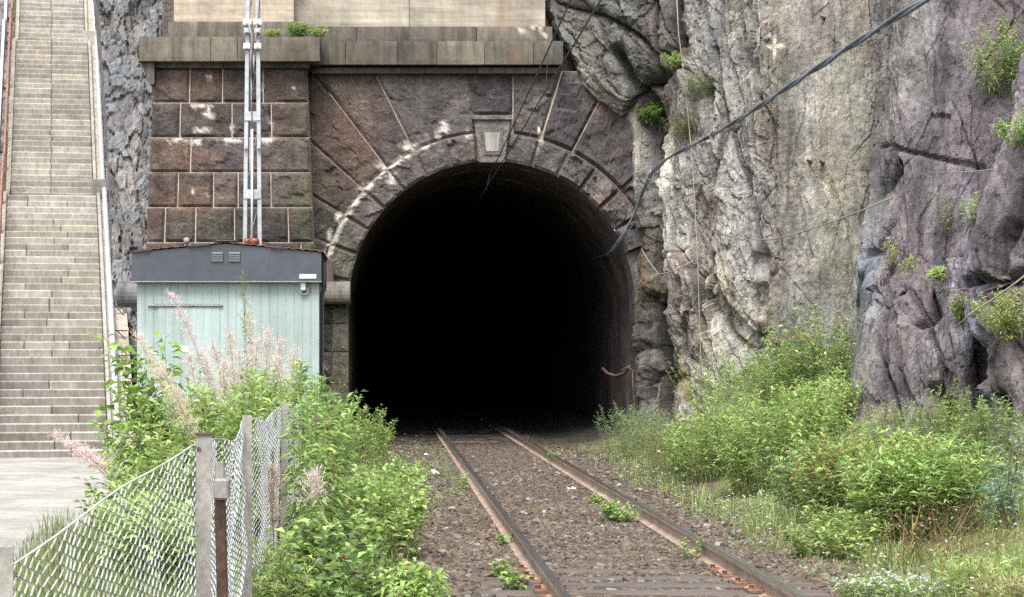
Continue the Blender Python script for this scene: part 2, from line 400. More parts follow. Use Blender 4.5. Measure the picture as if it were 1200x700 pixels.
# --- arch ring, spandrels (polar grids about the arch centre)
def polar(a0, a1, r0, r1, na, nr, gap=.009):
    """angles in degrees from the vertical, + to the right; r0/r1 constants or functions of the angle"""
    aa = np.radians(np.linspace(a0, a1, na))
    f = lambda r: np.array([r(x) for x in aa]) if callable(r) else np.full(na, r)
    ra, rb = f(r0) + gap, f(r1) - gap
    t = np.linspace(0, 1, nr)[:, None]
    RR = ra[None] * (1 - t) + rb[None] * t
    sh = np.linspace(gap, -gap, na)[None, :]                      # keep the joints parallel
    return AXC + RR * np.sin(aa)[None] + sh * np.cos(aa)[None], AZC + RR * np.cos(aa)[None] - sh * np.sin(aa)[None]

HALF = 5.4; STEP = 10.7
sd = 100
for sgn in (-1, 1):
    for k in range(7):
        a0 = HALF + STEP * k; a1 = a0 + STEP
        if k == 6: a1 = 80.5 if sgn < 0 else 90
        A0, A1 = sorted((sgn * a0, sgn * a1)); sd += 1
        X, Z = polar(A0, A1, RIN, ROUT, 12, 11)
        big = .16 if (sgn > 0 and 2 <= k <= 5) else .065
        put_stone('voussoir', portal, portal_o, X, Z, 37.93, .62, big, .05, sd, tone() * .5 + np.array((.05, .048, .047)), rough=1.5 if big > .1 else .6)
# springer below the left ring
X, Z = polar(-90, -80.5, RIN, ROUT, 10, 11); put_stone('voussoir', portal, portal_o, X, Z, 37.93, .62, .05, .05, 130, tone(4))
# keystone, wedge with a raised plaque
ks = MB()
def wedge(mb, xt, xb, zt, zb, y0, y1, col):
    V = [(AXC - xb, y0, zb), (AXC + xb, y0, zb), (AXC + xt, y0, zt), (AXC - xt, y0, zt), (AXC - xb, y1, zb), (AXC + xb, y1, zb), (AXC + xt, y1, zt), (AXC - xt, y1, zt)]
    mb.add(np.array(V) - portal_o, [(0, 1, 2, 3), (5, 4, 7, 6), (4, 0, 3, 7), (1, 5, 6, 2), (3, 2, 6, 7), (4, 5, 1, 0)], col)
zt, zb = wz(142), wz(191.5)
ksx = 21.0 / K
wedge(ks, ksx, 14.5 / K, zt, zb, 37.80, 38.5, (.115, .105, .10))
kso = ks.build('keystone', M['stone'], portal)
k2 = MB(); wedge(k2, ksx + .05, ksx + .03, zt + .075, zt + .003, 37.74, 38.5, (.13, .12, .11)); k2.build('keystone_cap', M['stone'], kso)
k3 = MB(); zc, zd = wz(151), wz(183)
for s_ in ():
    V = []
    for y in (37.77, 37.82):
        V += [(AXC + s_ * 10 / K, y, zd + .052), (AXC + s_ * 13.2 / K, y, zc - .052), (AXC + s_ * 10.4 / K, y, zc - .052), (AXC + s_ * 7.6 / K, y, zd + .052)]
    k3.add(np.array(V) - portal_o, [(0, 1, 2, 3), (4, 7, 6, 5), (0, 4, 5, 1), (1, 5, 6, 2), (2, 6, 7, 3), (3, 7, 4, 0)], (.10, .095, .09))
wedge(k3, 13.5 / K, 10.2 / K, zc, zd, 37.775, 37.82, (.10, .094, .09)); k3.build('plaque_frame', M['stone'], kso)
k4 = MB(); wedge(k4, 9.4 / K, 7.0 / K, zc - .10, zd + .07, 37.765, 37.79, (.24, .23, .22)); k4.build('plaque', M['ashlar'], kso)

# spandrel stones
ZTOP = wz(84); XL = wx(362)
def rb(a):
    # outer limit of the spandrel at angle a (radians): top line, left line, right curve
    lim = (ZTOP - AZC) / max(math.cos(a), 1e-3)
    if a < 0: lim = min(lim, (XL - AXC) / math.sin(a)) if math.sin(a) < -1e-3 else lim
    else: lim = min(lim, (wx(790) - AXC) / math.sin(a)) if math.sin(a) > 1e-3 else lim
    return lim
kink = math.degrees(math.atan2(XL - AXC, ZTOP - AZC))
cuts = [-80.5, -69.6, -58.9, -48.2, -37.5, -26.8, -5.25]
for k in range(len(cuts) - 1):
    a0, a1 = cuts[k], cuts[k + 1]
    sd += 1
    aa = np.radians(np.linspace(a0, a1, 26))
    if a0 < kink < a1:
        aa = np.sort(np.append(aa[np.abs(np.degrees(aa) - kink) > .2], math.radians(kink)))
    gp = .009
    ra = np.full(len(aa), ROUT + gp); rb_ = np.array([rb(a) for a in aa]) - gp
    t = np.linspace(0, 1, 26)[:, None]; RR = ra[None] * (1 - t) + rb_[None] * t
    sh = np.linspace(gp, -gp, len(aa))[None]
    X = AXC + RR * np.sin(aa)[None] + sh * np.cos(aa)[None]; Z = AZC + RR * np.cos(aa)[None] - sh * np.sin(aa)[None]
    dl = np.minimum(RR - ROUT, rb_[None] - RR); dg = np.minimum(aa - aa[0], aa[-1] - aa)[None] * RR
    put_stone('spandrel_stone', portal, portal_o, X, Z, 37.97, .12, .055, .07, sd, tone([4, 3, 2, 2, 0, 3][k]), edge=np.minimum(dl, dg), rough=.6)
# the two straight-jointed stones left and right of the keystone, then the right radial ones
def between(xl, xr, name, seed, col):
    # stone above the ring between two lines (x as function of z)
    zs = np.linspace(0, 1, 22)[:, None]; us = np.linspace(0, 1, 22)[None]
    X = np.zeros((22, 22)); Z = np.zeros((22, 22))
    xb0, xb1 = xl(0), xr(0)
    for j in range(22):
        u = us[0, j]; xb = xb0 + (xb1 - xb0) * u
        zb = AZC + math.sqrt(max(ROUT ** 2 - (xb - AXC) ** 2, 0)) + .01
        for i in range(22):
            t = zs[i, 0]; Z[i, j] = zb + (ZTOP - .009 - zb) * t
            X[i, j] = xl(t) + (xr(t) - xl(t)) * u
    put_stone(name, portal, portal_o, X, Z, 37.97, .12, .06, .07, seed, col, rough=.9)
g_ = .01
ZK = wz(139)
X, Z = rect_grid(wx(551), wx(601), ZK + .06, ZTOP, .06); put_stone('spandrel_stone', portal, portal_o, X, Z, 37.97, .12, .05, .06, 171, tone(4))
rad = lambda a, r: AXC + r * math.sin(R(a))
tl = math.tan(R(-26.8))
# left of keystone (from -26.8 to 551) is covered by the radial stone; slot between keystone and the radial stone's edge
between(lambda t: wx(601) + g_, lambda t: (rad(16.6, ROUT) + t * (wx(658) - rad(16.6, ROUT))) - g_, 'spandrel_stone', 172, tone(3))
for (a0, a1, col, sdd) in ((17.0, 27.7, 4, 173), (28.1, 48.4, 1, 174), (48.6, 66, 3, 175)):
    aa = np.radians(np.linspace(a0, a1, 24)); rb_ = np.array([min(rb(a), ROUT + 1.75) for a in aa]) - .009
    t = np.linspace(0, 1, 24)[:, None]; RR = (ROUT + .009) * (1 - t) + rb_[None] * t
    put_stone('spandrel_stone', portal, portal_o, AXC + RR * np.sin(aa)[None], AZC + RR * np.cos(aa)[None], 37.97, .12, .09, .07, sdd, tone(col) * .9, rough=1.0)
# mortar backing with the arch cut out
X, Z = polar(-90, 90, RIN + .03, lambda a: min(rb(a) if abs(a) < R(84) else 9, 5.4 if a < R(18) else ROUT + 1.7), 90, 3, 0)
mbv = MB(); Vb = np.stack([X, np.full_like(X, 37.976), Z], -1).reshape(-1, 3)
mbv.addn(Vb - portal_o, grid_faces(*X.shape)[:, ::-1], (.36, .30, .245))
# below the springing, right and left of the opening
mbv.add(np.array([(wx(743) + .03, 37.976, -.2), (wx(800), 37.976, -.2), (wx(800), 37.976, AZC + .02), (wx(743) + .03, 37.976, AZC + .02)]) - portal_o, [(0, 1, 2, 3)], (.2, .17, .14))
mbv.add(np.array([(wx(360), 37.976, -.2), (AXC - RIN - .03, 37.976, -.2), (AXC - RIN - .03, 37.976, AZC + .05), (wx(360), 37.976, AZC + .05)]) - portal_o, [(0, 1, 2, 3)], (.2, .17, .14))
mbv.build('mortar_bed', M['mortar'], portal)
# jamb stones
zrow = [-.2, .55, 1.2, 1.85, 2.42, AZC - .0]
for i in range(5):
    sd += 1
    X, Z = rect_grid(AXC + RIN, AXC + RIN + [.62, .5, .62, .5, .62][i], zrow[i], zrow[i + 1], .06); put_stone('jamb_stone', portal, portal_o, X, Z, 37.94, .6, .05, .05, sd, tone() * .8)
    X, Z = rect_grid(AXC - RIN - .34, AXC - RIN, zrow[i], zrow[i + 1] - (0 if i < 4 else .02), .06); put_stone('jamb_stone', portal, portal_o, X, Z, 37.91, .6, .012, .05, sd + 30, np.array((.085, .085, .06)), rough=.3)
    X, Z = rect_grid(AXC - RIN - .34 - .95, AXC - RIN - .34, zrow[i], zrow[i + 1] - (0 if i < 4 else .02), .07); put_stone('jamb_stone', portal, portal_o, X, Z, 37.91, .6, .06, .05, sd + 60, tone(4))
    X, Z = rect_grid(AXC + RIN + [.62, .5, .62, .5, .62][i], AXC + RIN + 1.3, zrow[i], zrow[i + 1], .07); put_stone('jamb_stone', portal, portal_o, X, Z, 37.70 if i < 2 else 37.96, .6, .1, .05, sd + 90, tone() * .75, rough=1.5) if i < 2 else None

# --- the left pier, battered
YF = 37.4; KF = F / YF
fx = lambda p_: (p_ - CX) / KF
fz = lambda p_: EYE + (CY - p_) / KF
ztopP, zlowP = fz(80), fz(290)
def batter(V):
    V = V.copy(); t = (ztopP - V[:, 2]) / (ztopP - zlowP)
    cx_ = fx(270); hw = fx(360) - cx_
    V[:, 0] = cx_ + (V[:, 0] - cx_) * (1 + t * 8.5 / 90.0); V[:, 1] = V[:, 1] - t * .12
    return V
COURSES = [(80, 121, [223, 261, 308]), (121, 162, [213, 272, 317]), (162, 203, [226, 292]), (203, 244, [213, 252, 279, 315]), (244, 285, [200, 233, 275, 333]),
           (285, 330, [222, 262, 346]), (359, 400, [215, 262, 310]), (400, 441, [195, 240, 290, 330]), (441, 482, [220, 270, 315]), (482, 526, [205, 250, 300])]
for ci, (t0, t1, js) in enumerate(COURSES):
    e = [180] + js + [360]
    for j in range(len(e) - 1):
        sd += 1
        X, Z = rect_grid(fx(e[j]), fx(e[j + 1]), fz(t1), fz(t0), .055, .010)
        put_stone('pier_stone', portal, portal_o, X, Z, YF, .07, .05, .06, sd, tone() * (1.0 if ci < 4 else .9) * np.array((1.0, .95, .92)) * .92, wf=batter, rough=.55)
pk = MB()
V = [(fx(180) + .012, YF + .005, fz(80)), (fx(360) - .012, YF + .005, fz(80)), (fx(360) - .012, YF + .005, fz(526)), (fx(180) + .012, YF + .005, fz(526))]
V += [(a, 39.0, b) for a, _, b in V]
pk.add(batter(np.array(V)) * (1, 1, 1) - portal_o, [(3, 2, 1, 0), (0, 4, 7, 3), (1, 2, 6, 5), (0, 1, 5, 4)], (.40, .345, .29))
pk.build('mortar_bed', M['mortar'], portal)
# round string course (left, broken by the pier) and its continuation to the arch
sc_ = MB()
def roll(x0, x1, z0, z1, y, rad_, col, name='string_course'):
    n = 10; a = np.linspace(-math.pi / 2, math.pi / 2, n); zc_, hh = (z0 + z1) / 2, (z1 - z0) / 2
    prof = [(y - rad_ * math.cos(t), zc_ + hh * math.sin(t)) for t in a] + [(38.2, z1), (38.2, z0)]
    m_ = len(prof); V = [(x, q[0], q[1]) for x in (x0, x1) for q in prof]
    Fc = [(i, (i + 1) % m_, m_ + (i + 1) % m_, m_ + i) for i in range(m_)] + [tuple(range(m_))[::-1], tuple(m_ + i for i in range(m_))]
    b = MB(); b.add(np.array(V) - portal_o, Fc, col); return b.build(name, M['ashlar'], portal)
roll(fx(139), fx(262), fz(359), fz(331), 37.25, .2, (.10, .10, .11)); roll(fx(262) + .008, fx(366), fz(359), fz(331), 37.25, .2, (.10, .10, .11))
roll(wx(368), wx(411), wz(357), wz(331), 37.62, .16, (.13, .125, .11))
b = MB(); b.tube([np.array((wx(386), 37.7, wz(331))) - portal_o, np.array((wx(386), 37.7, wz(309))) - portal_o], .1, 10, (.12, .09, .08)); b.build('drain_stub', M['ashlar'], portal)

# cornices: stones proud of the wall, with a recessed moulding below
def course(name, edges, zt, zb, y0, depth, base, bulge=.008, rough=.12, mat='ashlar', fxn=None, gap=.006, var=.12):
    global sd
    for j in range(len(edges) - 1):
        sd += 1
        X, Z = rect_grid(edges[j], edges[j + 1], zb, zt, .08, gap)
        put_stone(name, portal, portal_o, X, Z, y0 + random.uniform(-.008, .008), depth, bulge, .02, sd, np.array(base) * random.uniform(1 - var, 1 + var), rough=rough, mat=mat)
YC = 37.05; kc = F / YC; cxp = lambda p_: (p_ - CX) / kc; czp = lambda p_: EYE + (CY - p_) / kc
course('cornice_stone', [cxp(v) for v in (163, 247, 278, 375)], czp(43), czp(72), YC, 1.2, (.118, .104, .086), var=.2)
course('cornice_moulding', [fx(v) for v in (176, 262, 363)], fz(73.5), fz(81), 37.28, .8, (.07, .065, .06))
course('plinth_stone', [cxp(v) for v in (194, 288, 345)], czp(21), czp(40.5), 37.45, .9, (.125, .112, .094))
course('parapet_panel', [cxp(v) for v in (200, 343)], czp(-60), czp(23), 37.55, .8, (.30, .262, .215), mat='concrete', bulge=.002, rough=.02)
# bracket under the left end of the pier cornice
bb = MB(); x0, x1 = cxp(164), cxp(180); zt_, zb_ = czp(72.5), czp(98)
prof = [(x0, zt_), (x1, zt_), (x1, zb_), (x1 - .09, zb_)]
V = [(q[0], y, q[1]) for y in (37.15, 38.1) for q in prof]
bb.add(np.array(V) - portal_o, [(0, 3, 2, 1), (4, 5, 6, 7), (0, 4, 7, 3), (3, 7, 6, 2), (2, 6, 5, 1), (1, 5, 4, 0)], (.08, .07, .062)); bb.build('cornice_bracket', M['ashlar'], portal)
YM = 37.62; km = F / YM; mxp = lambda p_: (p_ - CX) / km; mzp = lambda p_: EYE + (CY - p_) / km
course('cornice_stone', [mxp(v) for v in (375.5, 405, 466, 512, 568, 625, 660)], mzp(48), mzp(76), YM, .9, (.098, .089, .076), var=.3)
course('cornice_moulding', [mxp(v) for v in (364, 470, 560, 655)], mzp(77.5), mzp(85), 37.78, .5, (.06, .057, .053))
course('plinth_stone', [mxp(v) for v in (345.5, 417, 560, 650)], mzp(26), mzp(46.5), 38.1, .6, (.105, .096, .083))
course('parapet_panel', [mxp(v) for v in (344, 480, 642)], mzp(-60), mzp(27), 38.2, .6, (.285, .26, .222), mat='concrete', bulge=.002, rough=.02)

core = MB(); core.add(np.array([(x, y, z) for x in (wx(185), wx(800)) for y in (38.75, 42.0) for z in (AZC + RIN + .35, 12.5)]) - portal_o, [(0, 1, 3, 2), (4, 6, 7, 5), (0, 4, 5, 1), (2, 3, 7, 6), (0, 2, 6, 4), (1, 5, 7, 3)], (.1, .09, .085)); core.build('masonry_core', M['stone'], portal)
# --- tunnel lining
YT = np.concatenate([np.linspace(37.99, 46, 44), np.linspace(46.5, 100, 40)])
th = np.concatenate([np.linspace(-1, 0, 8)[:-1], np.linspace(0, 1, 40), 1 + np.linspace(0, 1, 8)[1:]])
RL = RIN + .02
Vl = []
for y in YT:
    for t in th:
        if t < 0: x, z = -RL, AZC * (1 + t) - .3 * (-t)
        elif t > 1: x, z = RL, AZC * (2 - t) - .3 * (t - 1)
        else: x, z = -RL * math.cos(math.pi * t), AZC + RL * math.sin(math.pi * t)
        Vl.append((AXC + x, y, z))
Vl = np.array(Vl); n = fbm(Vl * 1.4, 4, 77)
cc = Vl - (AXC, 0, AZC); rr = np.hypot(cc[:, 0], np.maximum(cc[:, 2], 0)) + 1e-6
Vl[:, 0] -= cc[:, 0] / rr * n * .05; Vl[:, 2] -= np.maximum(cc[:, 2], 0) / rr * n * .05
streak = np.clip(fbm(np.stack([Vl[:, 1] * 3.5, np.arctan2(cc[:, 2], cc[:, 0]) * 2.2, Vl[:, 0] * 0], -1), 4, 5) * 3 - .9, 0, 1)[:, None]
soot_shade = np.array((.07, .057, .052)) * (1 + .6 * n[:, None]); soot_shade = soot_shade + (np.array((.22, .20, .19)) - soot_shade) * streak * .8
soot_shade = soot_shade * (1 - .8 * sstep(40, 48, Vl[:, 1]))[:, None]  # light falloff with depth painted over the sooty lining colour
mbl = new_mesh('tunnel_lining', Vl - portal_o, [grid_faces(len(YT), len(th)), (np.arange(len(th)) + (len(YT) - 1) * len(th))[None]], soot_shade, True)
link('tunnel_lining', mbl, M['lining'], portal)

# ------------------------------------------------------------------ rock cliff on the right
ZL = [0.0, 1.2, 2.6, 3.1, 5.0, 6.2, 7.4, 9.0]
CTRL = {   # (px,Y) along the cliff at each height, from behind the portal towards the right: slabs that face the line, stepped towards the camera
 0.0: [(750, 41), (752, 37.75), (770, 37.3), (790, 37.0), (800, 36.6), (850, 35.8), (890, 35.2), (898, 34.6), (984, 33.8), (986, 33.0), (987, 27), (988, 24.6), (1070, 24.0), (1148, 23.6), (1150, 23.9), (1156, 21.9), (1320, 20.5), (1620, 17)],
 1.2: [(748, 41), (750, 37.75), (768, 37.3), (788, 37.0), (800, 36.5), (846, 35.8), (890, 35.2), (898, 34.6), (1000, 33.8), (1001, 33.0), (1002, 27), (1003, 24.8), (1078, 24.2), (1146, 23.8), (1150, 24.0), (1153, 22.2), (1320, 20.8), (1620, 17)],
 2.6: [(746, 41), (749, 37.75), (765, 37.4), (778, 37.0), (800, 36.4), (838, 35.8), (886, 35.1), (894, 34.5), (1014, 33.7), (1015, 33.0), (1018, 27.5), (1022, 25.2), (1085, 24.5), (1138, 24.1), (1140, 24.3), (1143, 22.5), (1320, 21.2), (1620, 17)],
 3.1: [(745, 41), (748, 37.75), (764, 37.4), (776, 36.95), (800, 36.3), (835, 35.7), (885, 35.1), (894, 34.5), (1018, 33.7), (1020, 30), (1025, 29.2), (1034, 28.8), (1090, 28.2), (1138, 27.8), (1140, 26), (1141, 22.6), (1320, 21.3), (1620, 17)],
 5.0: [(740, 41), (744, 37.75), (760, 37.45), (772, 37.05), (798, 36.4), (836, 35.8), (882, 35.2), (891, 34.6), (1030, 33.8), (1033, 30.5), (1040, 29.4), (1048, 29.1), (1110, 28.5), (1188, 28), (1192, 26), (1196, 22.8), (1330, 21.5), (1620, 17)],
 6.2: [(732, 41), (739, 37.8), (755, 37.5), (768, 37.15), (795, 36.6), (838, 35.8), (880, 35.3), (888, 34.7), (1034, 34), (1040, 30.8), (1046, 29.8), (1056, 29.5), (1120, 28.9), (1225, 28.3), (1228, 26), (1232, 23.2), (1340, 22), (1620, 17)],
 7.4: [(668, 41), (682, 37.9), (718, 37.5), (760, 37.15), (795, 36.7), (840, 35.9), (879, 35.4), (886, 34.8), (1036, 34.2), (1044, 31), (1049, 30.2), (1060, 29.9), (1125, 29.3), (1240, 28.6), (1243, 26.5), (1246, 23.6), (1350, 22.5), (1620, 17)],
 9.0: [(634, 41), (642, 38.4), (692, 37.8), (755, 37.3), (796, 36.9), (842, 36.0), (878, 35.5), (884, 35.0), (1038, 34.5), (1048, 31.4), (1052, 30.6), (1064, 30.3), (1130, 29.8), (1250, 29), (1253, 27), (1256, 24), (1360, 23), (1620, 17)],
}
nseg = [14, 24, 36, 36, 36, 52, 34, 150, 44, 60, 44, 90, 90, 30, 56, 90, 16]
nz_ = 430
zlev = np.linspace(-.5, 13.5, nz_ + 1)
rows = []
for z in ZL:
    c_ = np.array([((p_ - CX) * y_ / F, y_) for p_, y_ in CTRL[z]])
    pts = [c_[0]]
    for k, n in enumerate(nseg):
        for t in np.linspace(0, 1, n + 1)[1:]: pts.append(c_[k] * (1 - t) + c_[k + 1] * t)
    rows.append(np.array(pts))
rows = np.array(rows)                                       # (5, ns, 2)
zc_ = np.clip(zlev, 0, 9)
base = np.zeros((len(zlev), rows.shape[1], 3))
for i, z in enumerate(zlev):
    zz = min(max(z, 0), 9); j = max(0, min(6, int(np.searchsorted(ZL, zz, 'right') - 1)))
    t = (zz - ZL[j]) / (ZL[j + 1] - ZL[j]); t = t * t * (3 - 2 * t)
    base[i, :, :2] = rows[j] * (1 - t) + rows[j + 1] * t
    if z > 9: base[i, :, 1] += (z - 9) * .35; base[i, :, 0] += (z - 9) * .15
    base[i, :, 2] = z
# outward normal (toward the track) from a smoothed base
def smooth1(a, n):
    for _ in range(n): a[:, 1:-1] = (a[:, :-2] + 2 * a[:, 1:-1] + a[:, 2:]) / 4
    return a
sb = smooth1(base.copy(), 14)
tu = np.gradient(sb, axis=1); tv = np.gradient(base, axis=0)
nrm = np.cross(tu, tv); nrm /= np.linalg.norm(nrm, axis=2)[..., None] + 1e-9
if (nrm[..., 0] * -1 + nrm[..., 1] * -1).mean() < 0: nrm = -nrm
mid = rows[4]; sm = np.concatenate([[0], np.cumsum(np.hypot(*np.diff(mid, axis=0).T))])
SM = np.broadcast_to(sm[None], base.shape[:2]); ZM = base[..., 2]
PXb = CX + base[..., 0] * F / base[..., 1]; PYb = CY - (base[..., 2] - EYE) * F / base[..., 1]
wp = .12 * fbm(base * .9, 3, 41); wq = .16 * fbm(base * .9, 3, 42)
U, Vv = SM + wp + ZM * .06, ZM + wq + SM * .3
d1, e1, id1 = facets(U, Vv, 1.25, 2.9, 51, .26, .26)
d2, e2, id2 = facets(U + .2 * wp, Vv * .9 - .5 * U, .5, 1.1, 52, .17, .11)
d3, e3, id3 = facets(U + .04 * vnoise(base * 6, 2), Vv + .6 * U, .19, .36, 53, .075, .06)
d4, e4, id4 = facets(U, Vv - .8 * U, .075, .15, 54, .022, .016)
smoothzone = sstep(890, 925, PXb) * (1 - sstep(1000, 1040, PXb))            # the broad even face
blocky = (1 - .92 * smoothzone) * (1 - .5 * sstep(1035, 1060, PXb) * (1 - sstep(270, 330, PYb))) * (1 - .38 * sstep(1000, 1060, PXb)) * (1 - .22 * sstep(760, 800, PXb))
out = sstep(1010, 1045, PXb)
disp = (d1 * (blocky + .05) + d2 * (.95 * blocky + .05) + d3 * (.75 * blocky + .1) + d4 * (.35 + 1.1 * blocky)) + .05 * fbm(base * 1.2, 3, 61) + .02 * fbm(base * 9, 4, 62)
crack = np.exp(-(e1 / .035) ** 2) * .10 * blocky + np.exp(-(e2 / .04) ** 2) * .04 * blocky + np.exp(-(e3 / .05) ** 2) * .012 * blocky
def seg_d(px, py, pts):
    d = np.full(px.shape, 1e9)
    for (a, b), (c_, e_) in zip(pts[:-1], pts[1:]):
        vx, vy = c_ - a, e_ - b; t = np.clip(((px - a) * vx + (py - b) * vy) / (vx * vx + vy * vy), 0, 1)
        d = np.minimum(d, np.hypot(px - a - t * vx, py - b - t * vy))
    return d
jit = 6 * fbm(base * 2.5, 3, 71)
CREV = [([(790, -20), (786, 40), (776, 78), (768, 100)], 6, .7), ([(722, 60), (742, 100), (756, 150), (762, 200), (765, 240)], 7, .7), ([(768, 240), (770, 330), (765, 400), (764, 470)], 8, .6),
        ([(800, 330), (797, 400), (806, 470)], 5, .45), ([(1030, 170), (1120, 190), (1150, 195)], 3, .12), ([(836, 300), (850, 390), (884, 420)], 3, .25), ([(893, 300), (888, 380), (892, 440)], 5, .4),
        ([(1205, 215), (1170, 300), (1160, 375), (1150, 420), (1146, 450)], 7, .45), ([(1100, 460), (1120, 500), (1100, 540)], 7, .4), ([(1090, 335), (1100, 372), (1085, 388), (1096, 372)], 4, .25), ([(1052, 190), (1040, 260), (1022, 305)], 3, .18),
        ([(1130, 330), (1180, 330), (1200, 322)], 7, .4), ([(1160, 470), (1165, 560)], 10, .6), ([(840, 60), (850, 140), (832, 240)], 3, .2), ([(815, 70), (832, 100), (830, 160)], 3, .22), ([(1045, 330), (1038, 420), (1062, 500)], 3, .15),
        ([(905, 200), (915, 290), (905, 330)], 2.5, .07), ([(948, 120), (930, 200), (950, 300)], 2, .05)]
cv = np.zeros(PXb.shape)
for pts, wd, dp in CREV: cv = np.maximum(cv, dp * np.exp(-((seg_d(PXb + jit, PYb + jit, pts)) / wd) ** 2))
disp = disp - crack - cv
# pale bulging blocks near the portal
bul = [(790, 220, 20, 40, .35), (795, 300, 18, 35, .3), (845, 330, 25, 50, .2), (770, 215, 10, 50, .2), (1120, 420, 30, 40, .25), (1040, 400, 40, 80, .2), (745, 60, 30, 40, .25)]
for a, b, rx, ry, s_ in bul: disp += .6 * s_ * np.exp(-((PXb - a) / rx) ** 2 - ((PYb - b) / ry) ** 2)
fade = sstep(0, 10, np.arange(base.shape[1]))[None]
spc = np.linalg.norm(np.diff(base, axis=1), axis=2); spc = np.concatenate([spc, spc[:, -1:]], 1); spc = np.maximum(spc, np.roll(spc, 1, 1))
damp = np.clip(.07 / spc, 0, 1) ** 1.7
for _ in range(6): damp[:, 1:-1] = (damp[:, :-2] + 2 * damp[:, 1:-1] + damp[:, 2:]) / 4
pos = base + nrm * (disp * (.15 + .85 * fade) * damp)[..., None]
cliff_pos = pos
# colour of the rock: zones + each facet its own tint
def blob(lst):
    r = np.zeros(PXb.shape)
    for a, b, rx, ry, s_ in lst: r = np.maximum(r, s_ * np.exp(-(((PXb + jit * 1.5 - a) / rx) ** 2 + ((PYb + jit * 1.5 - b) / ry) ** 2)))
    return r[..., None]
def mixc(c, col, a): return c + (np.array(col) - c) * np.clip(a, 0, 1)
cl = np.zeros(base.shape) + np.array((.16, .15, .14))
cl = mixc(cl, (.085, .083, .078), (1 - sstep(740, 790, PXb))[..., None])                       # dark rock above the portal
cl = mixc(cl, (.215, .205, .198), (sstep(765, 800, PXb) * (1 - sstep(880, 900, PXb)))[..., None] * .9)
cl = mixc(cl, (.152, .151, .138), smoothzone[..., None])                                      # grey green even face
cl = mixc(cl, (.104, .091, .104), out[..., None])                                             # purple grey
cl = mixc(cl, (.16, .148, .135), blob([(1060, 60, 40, 60, .7), (1000, 20, 60, 40, .6), (1075, 20, 30, 20, .6)]))
cl = mixc(cl, (.44, .41, .355), blob([(782, 200, 14, 45, .95), (795, 285, 16, 40, .85), (778, 250, 12, 30, .9), (835, 115, 10, 16, .9), (838, 140, 8, 25, .7), (850, 340, 14, 50, .75), (870, 375, 14, 40, .65), (735, 175, 14, 30, .6), (840, 395, 12, 40, .55), (905, 210, 10, 20, .5), (980, 130, 40, 20, .35), (960, 210, 40, 30, .3), (870, 30, 12, 25, .5)]))
cl = mixc(cl, (.17, .135, .125), blob([(870, 60, 12, 60, .6), (845, 180, 14, 90, .5), (1050, 490, 50, 25, .5), (1035, 505, 40, 30, .5), (930, 340, 20, 60, .4), (760, 40, 16, 20, .5), (905, 400, 20, 40, .35)]))
cl = mixc(cl, (.115, .105, .06), blob([(785, 430, 14, 50, .8), (762, 330, 12, 50, .6), (740, 170, 20, 30, .4), (900, 60, 30, 40, .3), (780, 60, 8, 20, .4)]))
cl = mixc(cl, (.27, .16, .07), blob([(800, 440, 6, 30, .6), (752, 330, 5, 40, .5)]))
cl = mixc(cl, (.15, .148, .105), blob([(900, 120, 20, 80, .5), (1000, 120, 30, 100, .35), (970, 260, 30, 100, .4)]))
cl = mixc(cl, (.15, .16, .20), blob([(1022, 330, 10, 60, .8), (1130, 260, 12, 60, .6), (1140, 390, 20, 30, .5), (830, 40, 12, 60, .5), (1000, 420, 10, 50, .4)]))
cl = mixc(cl, (.03, .03, .024), blob([(1115, 500, 28, 30, .85), (1165, 470, 14, 60, .6), (760, 160, 9, 60, .7), (785, 40, 7, 50, .7), (764, 430, 9, 60, .6)]))  # shade of hollow and crevices painted near black, the hollow wet as well
cl = mixc(cl, (.28, .27, .27), blob([(1118, 350, 7, 60, .45), (1100, 430, 6, 30, .4), (1128, 470, 4, 30, .5), (1085, 480, 4, 20, .5)]))
cl = mixc(cl, (.135, .115, .115), blob([(810, 330, 10, 60, .5), (830, 230, 10, 40, .4)]))
wv = np.clip(fbm(np.stack([SM * 3.2 + ZM * .4, ZM * .45, SM * 0], -1), 4, 91) * 2.2 - .35, 0, 1)[..., None]     # pale water streaks
cl = mixc(cl, (.33, .32, .31), wv * .3)
dv_ = np.clip(fbm(np.stack([SM * 2.6 - ZM * .2, ZM * .35, SM * 0 + 7], -1), 4, 92) * 2.2 - .3, 0, 1)[..., None]
cl = cl * (1 - .5 * dv_)
cl *= (1 + .34 * (id1[..., :1] - .5) * blocky[..., None] + .4 * (id2[..., :1] - .5) * (.3 + .7 * blocky[..., None]) + .3 * (id3[..., :1] - .5) + .15 * (id4[..., :1] - .5))
cl *= 1 + (id2[..., 1:2] - .5) * np.array((.10, -.02, -.10)) + (id1[..., 1:2] - .5) * np.array((.05, -.02, .04))
cl *= (1 - .55 * np.clip(np.exp(-(e2 / .03) ** 2) * .5 * blocky + np.exp(-(e1 / .03) ** 2) * blocky, 0, 1))[..., None]
